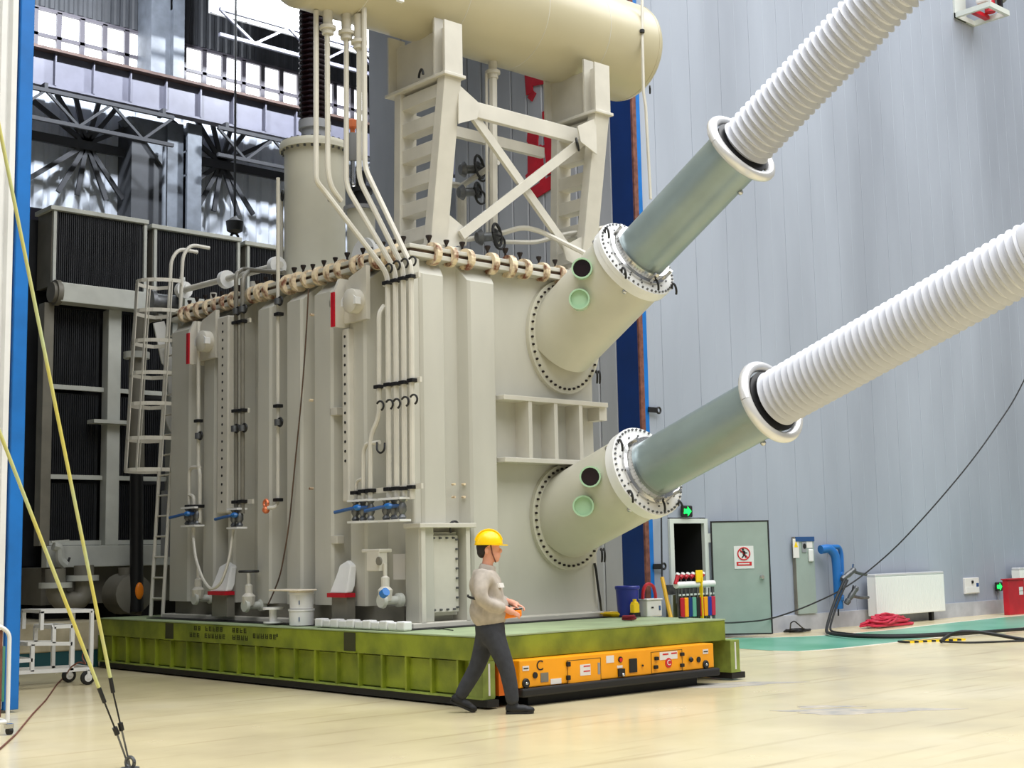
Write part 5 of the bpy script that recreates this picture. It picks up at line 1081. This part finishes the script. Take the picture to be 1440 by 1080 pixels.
# ================================================================== the workman
PB = Vector((9.094, 10.477, 0.000)); PR = Vector((.742, -.670, 0)); PD = Vector((.670, .742, 0))
def J(s, d, z): return PB + PR * s + PD * d + Vector((0, 0, z))
def skinned(joints, edges, sub=2):
    names = list(joints); me = bpy.data.meshes.new('tmp'); me.from_pydata([J(*joints[k][0]) for k in names], [(names.index(a), names.index(b)) for a, b in edges], [])
    o = bpy.data.objects.new('tmp', me); COL.objects.link(o); o.modifiers.new('skin', 'SKIN')
    if not me.skin_vertices:
        bpy.context.view_layer.objects.active = o; o.select_set(True); bpy.ops.object.mode_set(mode='EDIT'); bpy.ops.mesh.customdata_skin_add(); bpy.ops.object.mode_set(mode='OBJECT')
    sv = me.skin_vertices[0].data
    for i, k in enumerate(names):
        r = joints[k][1]; sv[i].radius = r if isinstance(r, tuple) else (r, r)
        sv[i].use_root = (i == 0)
    s = o.modifiers.new('sub', 'SUBSURF'); s.levels = sub; s.render_levels = sub
    dg = bpy.context.evaluated_depsgraph_get(); ev = bpy.data.meshes.new_from_object(o.evaluated_get(dg)); bpy.data.objects.remove(o)
    mb = MB(); mb.add([v.co for v in ev.vertices], [tuple(p.vertices) for p in ev.polygons]); bpy.data.meshes.remove(ev); return mb
def fuse(name, mbs, m, parent, voxel=.008, smooth=4):
    al = MB()
    for q in mbs: al.add(q.v, q.f)
    o = part(name, al, m, parent); r = o.modifiers.new('remesh', 'REMESH'); r.mode = 'VOXEL'; r.voxel_size = voxel; r.use_smooth_shade = True
    s = o.modifiers.new('smooth', 'SMOOTH'); s.iterations = smooth; s.factor = .5
    dg = bpy.context.evaluated_depsgraph_get(); ev = bpy.data.meshes.new_from_object(o.evaluated_get(dg)); o.modifiers.clear(); o.data = ev
    for p in ev.polygons: p.use_smooth = True
    return o
pe = thing('person', 'workman in a yellow hard hat and grey jacket walking past the platform corner', 'person', PB)
def ell(c, rs, rd, rz, n=20, m=14):
    mb = MB().ball((0, 0, 0), 1, n, m); mb.v = [J(*c) + PR * v.x * rs + PD * v.y * rd + Vector((0, 0, v.z * rz)) for v in mb.v]; return mb
near_w, far_w = (.17, -.13, 1.015), (.215, .05, 1.075)
core = {'pelvis': ((.0, 0, .9), (.1, .1)), 'waist': ((-.01, 0, 1.08), (.13, .11)), 'chest': ((-.02, 0, 1.25), (.11, .11)), 'neckb': ((-.02, 0, 1.41), .06), 'neck': ((.0, 0, 1.48), .055), 'skull': ((.015, 0, 1.6), .07),
        'shr': ((-.04, -.15, 1.33), .045), 'elr': ((-.06, -.24, 1.1), .035), 'wrr': (near_w, .032), 'hdr': ((.225, -.11, .985), (.034, .025)),
        'shl': ((-.03, .15, 1.33), .045), 'ell': ((.03, .225, 1.11), .035), 'wrl': (far_w, .032), 'hdl': ((.27, .01, 1.05), (.034, .025)),
        'hpr': ((.03, -.08, .84), .06), 'knr': ((.165, -.1, .45), .05), 'anr': ((.22, -.1, .09), .04), 'hpl': ((-.01, .08, .84), .06), 'knl': ((-.125, .1, .45), .05), 'anl': ((-.33, .1, .13), .04)}
ce = [('pelvis', 'waist'), ('waist', 'chest'), ('chest', 'neckb'), ('neckb', 'neck'), ('neck', 'skull'), ('chest', 'shr'), ('shr', 'elr'), ('elr', 'wrr'), ('wrr', 'hdr'), ('chest', 'shl'), ('shl', 'ell'), ('ell', 'wrl'), ('wrl', 'hdl'), ('pelvis', 'hpr'), ('hpr', 'knr'), ('knr', 'anr'), ('pelvis', 'hpl'), ('hpl', 'knl'), ('knl', 'anl')]
def capsule(a, ra, b, rb, n=14):
    A, B = J(*a), J(*b); L = (B - A).length; pr = [(-ra * math.cos(i * math.pi / 12), max(.001, ra * math.sin(i * math.pi / 12))) for i in range(6)] + [(0, ra), (L, rb)] + [(L + rb * math.sin(i * math.pi / 12), max(.001, rb * math.cos(i * math.pi / 12))) for i in range(1, 7)]
    return MB().lathe(pr, A, B - A, n)
rad = lambda k: core[k][1][0] if isinstance(core[k][1], tuple) else core[k][1]
bits = [capsule(core[a][0], rad(a), core[b][0], rad(b)) for a, b in ce]
bits += [ell((.012, 0, 1.625), .105, .08, .125), ell((.055, 0, 1.545), .068, .06, .07), ell((.085, 0, 1.5), .03, .03, .026), ell((.125, 0, 1.585), .02, .014, .026), ell((.108, 0, 1.535), .02, .026, .011), ell((.104, 0, 1.522), .018, .024, .01), ell((.098, 0, 1.632), .02, .05, .014),
         ell((-.01, -.083, 1.59), .022, .012, .035), ell((-.01, .083, 1.59), .022, .012, .035)]
def finger(pts, r): return MB().tube(fillet([J(*p) for p in pts], .02, 3), r, 8)
# near hand wraps the front of the remote, fingers over its side; far hand on top of the controls
for i, (o_, l) in enumerate(((0, .9), (.018, 1.0), (.036, .96), (.053, .8))):
    bits.append(finger([(.225 + o_ * .3, -.115, .995 - o_ * .55), (.262 + o_ * .2, -.115, .985 - o_ * .75), (.285 + .015 * l, -.1, .965 - o_ * .7), (.29 + .012 * l, -.06, .955 - o_ * .7)], .0095))
bits.append(finger([(.205, -.1, 1.01), (.235, -.075, 1.025), (.265, -.06, 1.02)], .011))
for i, (o_, l) in enumerate(((0, .9), (.019, 1.0), (.037, .95), (.054, .8))):
    bits.append(finger([(.27, .03 - o_, 1.055), (.31, .02 - o_, 1.045), (.335 + .015 * l, .01 - o_, 1.02), (.34 + .012 * l, .0 - o_, .99)], .0095))
bits.append(finger([(.245, -.0, 1.05), (.27, -.04, 1.035), (.3, -.055, 1.015)], .011))
fuse('body', bits, 'skin', pe, .0065, 5)
jk = {'hem': ((.0, 0, .86), (.2, .17)), 'belly': ((.01, 0, 1.02), (.205, .185)), 'chest': ((-.02, 0, 1.24), (.185, .15)), 'top': ((-.02, 0, 1.37), (.13, .095)), 'collar': ((-.015, 0, 1.42), (.078, .072)),
      'shr': ((-.05, -.17, 1.34), .095), 'uar': ((-.075, -.235, 1.22), .085), 'elr': ((-.07, -.255, 1.1), .078), 'far': ((.05, -.2, 1.05), .066), 'wrr': ((.165, -.135, 1.02), .052),
      'shl': ((-.03, .17, 1.34), .095), 'ual': ((-.01, .225, 1.22), .085), 'ell': ((.03, .235, 1.11), .078), 'fal': ((.11, .15, 1.09), .062), 'wrl': ((.19, .07, 1.08), .05)}
je = [('hem', 'belly'), ('belly', 'chest'), ('chest', 'top'), ('top', 'collar'), ('chest', 'shr'), ('shr', 'uar'), ('uar', 'elr'), ('elr', 'far'), ('far', 'wrr'), ('chest', 'shl'), ('shl', 'ual'), ('ual', 'ell'), ('ell', 'fal'), ('fal', 'wrl')]
extra = [ell((.0, 0, 1.0), .195, .2, .2), ell((-.03, 0, 1.25), .165, .19, .16), ell((.06, 0, 1.03), .14, .16, .14)]
jo = fuse('jacket', [skinned(jk, [e for e in je])] + extra, 'jacket', pe, .012, 3)
part('collar', MB().lathe([(0, .088), (.04, .082), (.055, .074), (.04, .07), (0, .07)], J(-.012, 0, 1.395), (PR * .25 + Vector((0, 0, 1))), 20), 'jacket', jo)
part('pocket_flap', MB().prism([J(.09, -.17, 1.27), J(.13, -.1, 1.27), J(.14, -.1, 1.225), J(.1, -.17, 1.225)], PR * .02), 'sticker', jo, smooth=False)
tr_ = {'waist': ((.0, 0, .93), (.175, .15)), 'hip': ((.01, 0, .83), (.17, .16)), 'hr': ((.05, -.09, .74), (.125, .11)), 'kr': ((.165, -.1, .45), (.088, .085)), 'cr': ((.2, -.1, .27), (.082, .078)), 'ar': ((.225, -.1, .075), (.066, .062)),
       'hl': ((-.03, .09, .74), (.12, .11)), 'kl': ((-.125, .1, .45), (.088, .085)), 'cl': ((-.235, .1, .27), (.08, .076)), 'al': ((-.32, .1, .13), (.064, .06))}
fuse('trousers', [skinned(tr_, [('waist', 'hip'), ('hip', 'hr'), ('hr', 'kr'), ('kr', 'cr'), ('cr', 'ar'), ('hip', 'hl'), ('hl', 'kl'), ('kl', 'cl'), ('cl', 'al')])], 'trouser', pe, .012, 3)
def shoe(a, tilt):
    c, s = math.cos(tilt), math.sin(tilt)
    def q(x, y, z): return (a[0] + x * c + z * s, a[1] + y, a[2] - x * s + z * c)
    def e(x, z, rx, ry, rz):
        mb = MB().ball((0, 0, 0), 1, 18, 12); mb.v = [J(*q(x + v.x * rx, v.y * ry, z + (v.z * rz if v.z > -.45 else -.45 * rz))) for v in mb.v]; return mb
    so = fuse('shoe', [e(.0, .05, .075, .045, .065), e(.08, .04, .1, .045, .048), e(.15, .034, .065, .044, .038), e(.0, .09, .055, .042, .05)], 'shoe', pe, .008, 3)
    mb = MB(); pl = []
    for x, y in ((-.07, -.03), (-.06, -.038), (.06, -.036), (.14, -.046), (.19, -.03), (.205, 0), (.19, .03), (.14, .046), (.06, .036), (-.06, .038), (-.07, .03)): pl.append(J(*q(x, y, 0)))
    part('sole', MB().prism(pl, J(*q(0, 0, .022)) - J(*q(0, 0, 0))), 'black', so, smooth=False)
shoe((.22, -.1, .002), 0); shoe((-.345, .1, .075), .42)
# hair, hard hat with brim and strap
hd_ = []
for v, rr in (((-.035, 0, 1.63), (.082, .086, .095)), ((-.06, 0, 1.575), (.05, .076, .06)), ((-.005, 0, 1.66), (.1, .086, .06))): hd_.append(ell(v, *rr))
fuse('hair', hd_, 'hair', pe, .01, 2)
hat = MB().ball((0, 0, 0), 1, 36, 20); hat.v = [J(.01 + v.x * .14, v.y * .115, 1.655 + (v.z * .14 if v.z > 0 else v.z * .012)) for v in hat.v]
ht = part('hard_hat', hat, 'hat', pe)
pl = [];
for i in range(36):
    g = 2 * math.pi * i / 36; k = 1 + (.32 * max(0, math.cos(g)) ** 2); pl.append(J(.01 + .145 * math.cos(g) * k, .12 * math.sin(g), 1.646 - .012 * max(0, math.cos(g))))
part('brim', MB().prism(pl, (0, 0, .012)), 'hat', ht, smooth=False)
rg_ = MB()
for dd in (-.03, 0, .03): rg_.tube([J(.01 + .138 * math.cos(g), dd, 1.658 + .14 * math.sin(g)) for g in [math.pi * (.08 + .84 * i / 14) for i in range(15)]], .009, 6)
part('ridge', rg_, 'hat', ht)
part('chin_strap', MB().tube([J(.03, -.09, 1.65), J(.045, -.075, 1.56), J(.07, -.04, 1.49), J(.075, 0, 1.475), J(.07, .04, 1.49), J(.045, .075, 1.56), J(.03, .09, 1.65)], .007, 6), 'brown', ht)
# remote control in both hands
rc_ = thing('remote_control', 'orange handheld remote control box held by the workman', 'remote', J(.22, -.03, .93))
def rbox(s0, s1, d0, d1, z0, z1): return MB().prism([J(s0, d0, z0), J(s1, d0, z0 + .02), J(s1, d1, z0 + .02), J(s0, d1, z0)], Vector((0, 0, z1 - z0)))
part('case', rbox(.13, .325, -.09, .06, .915, .985), 'orangebox', rc_, bevel=.015, smooth=False)
part('control_face', rbox(.16, .33, -.08, .05, .986, 1.0), 'black', rc_, bevel=.004, smooth=False)
part('screen', rbox(.25, .34, -.07, .0, 1.001, 1.008), 'sticker', rc_, smooth=False)
for d_ in (-.05, .02): part('joystick', MB().cyl(J(.2, d_, 1.0), J(.2, d_, 1.03), .01).ball(J(.2, d_, 1.035), .014, 8, 6), 'black', rc_)
part('neck_strap', MB().tube([J(.15, -.09, .97), J(.05, -.21, 1.06), J(-.12, -.215, 1.12), J(-.2, -.1, 1.14), J(-.205, 0, 1.15)], .012, 6, .1), 'black', rc_)
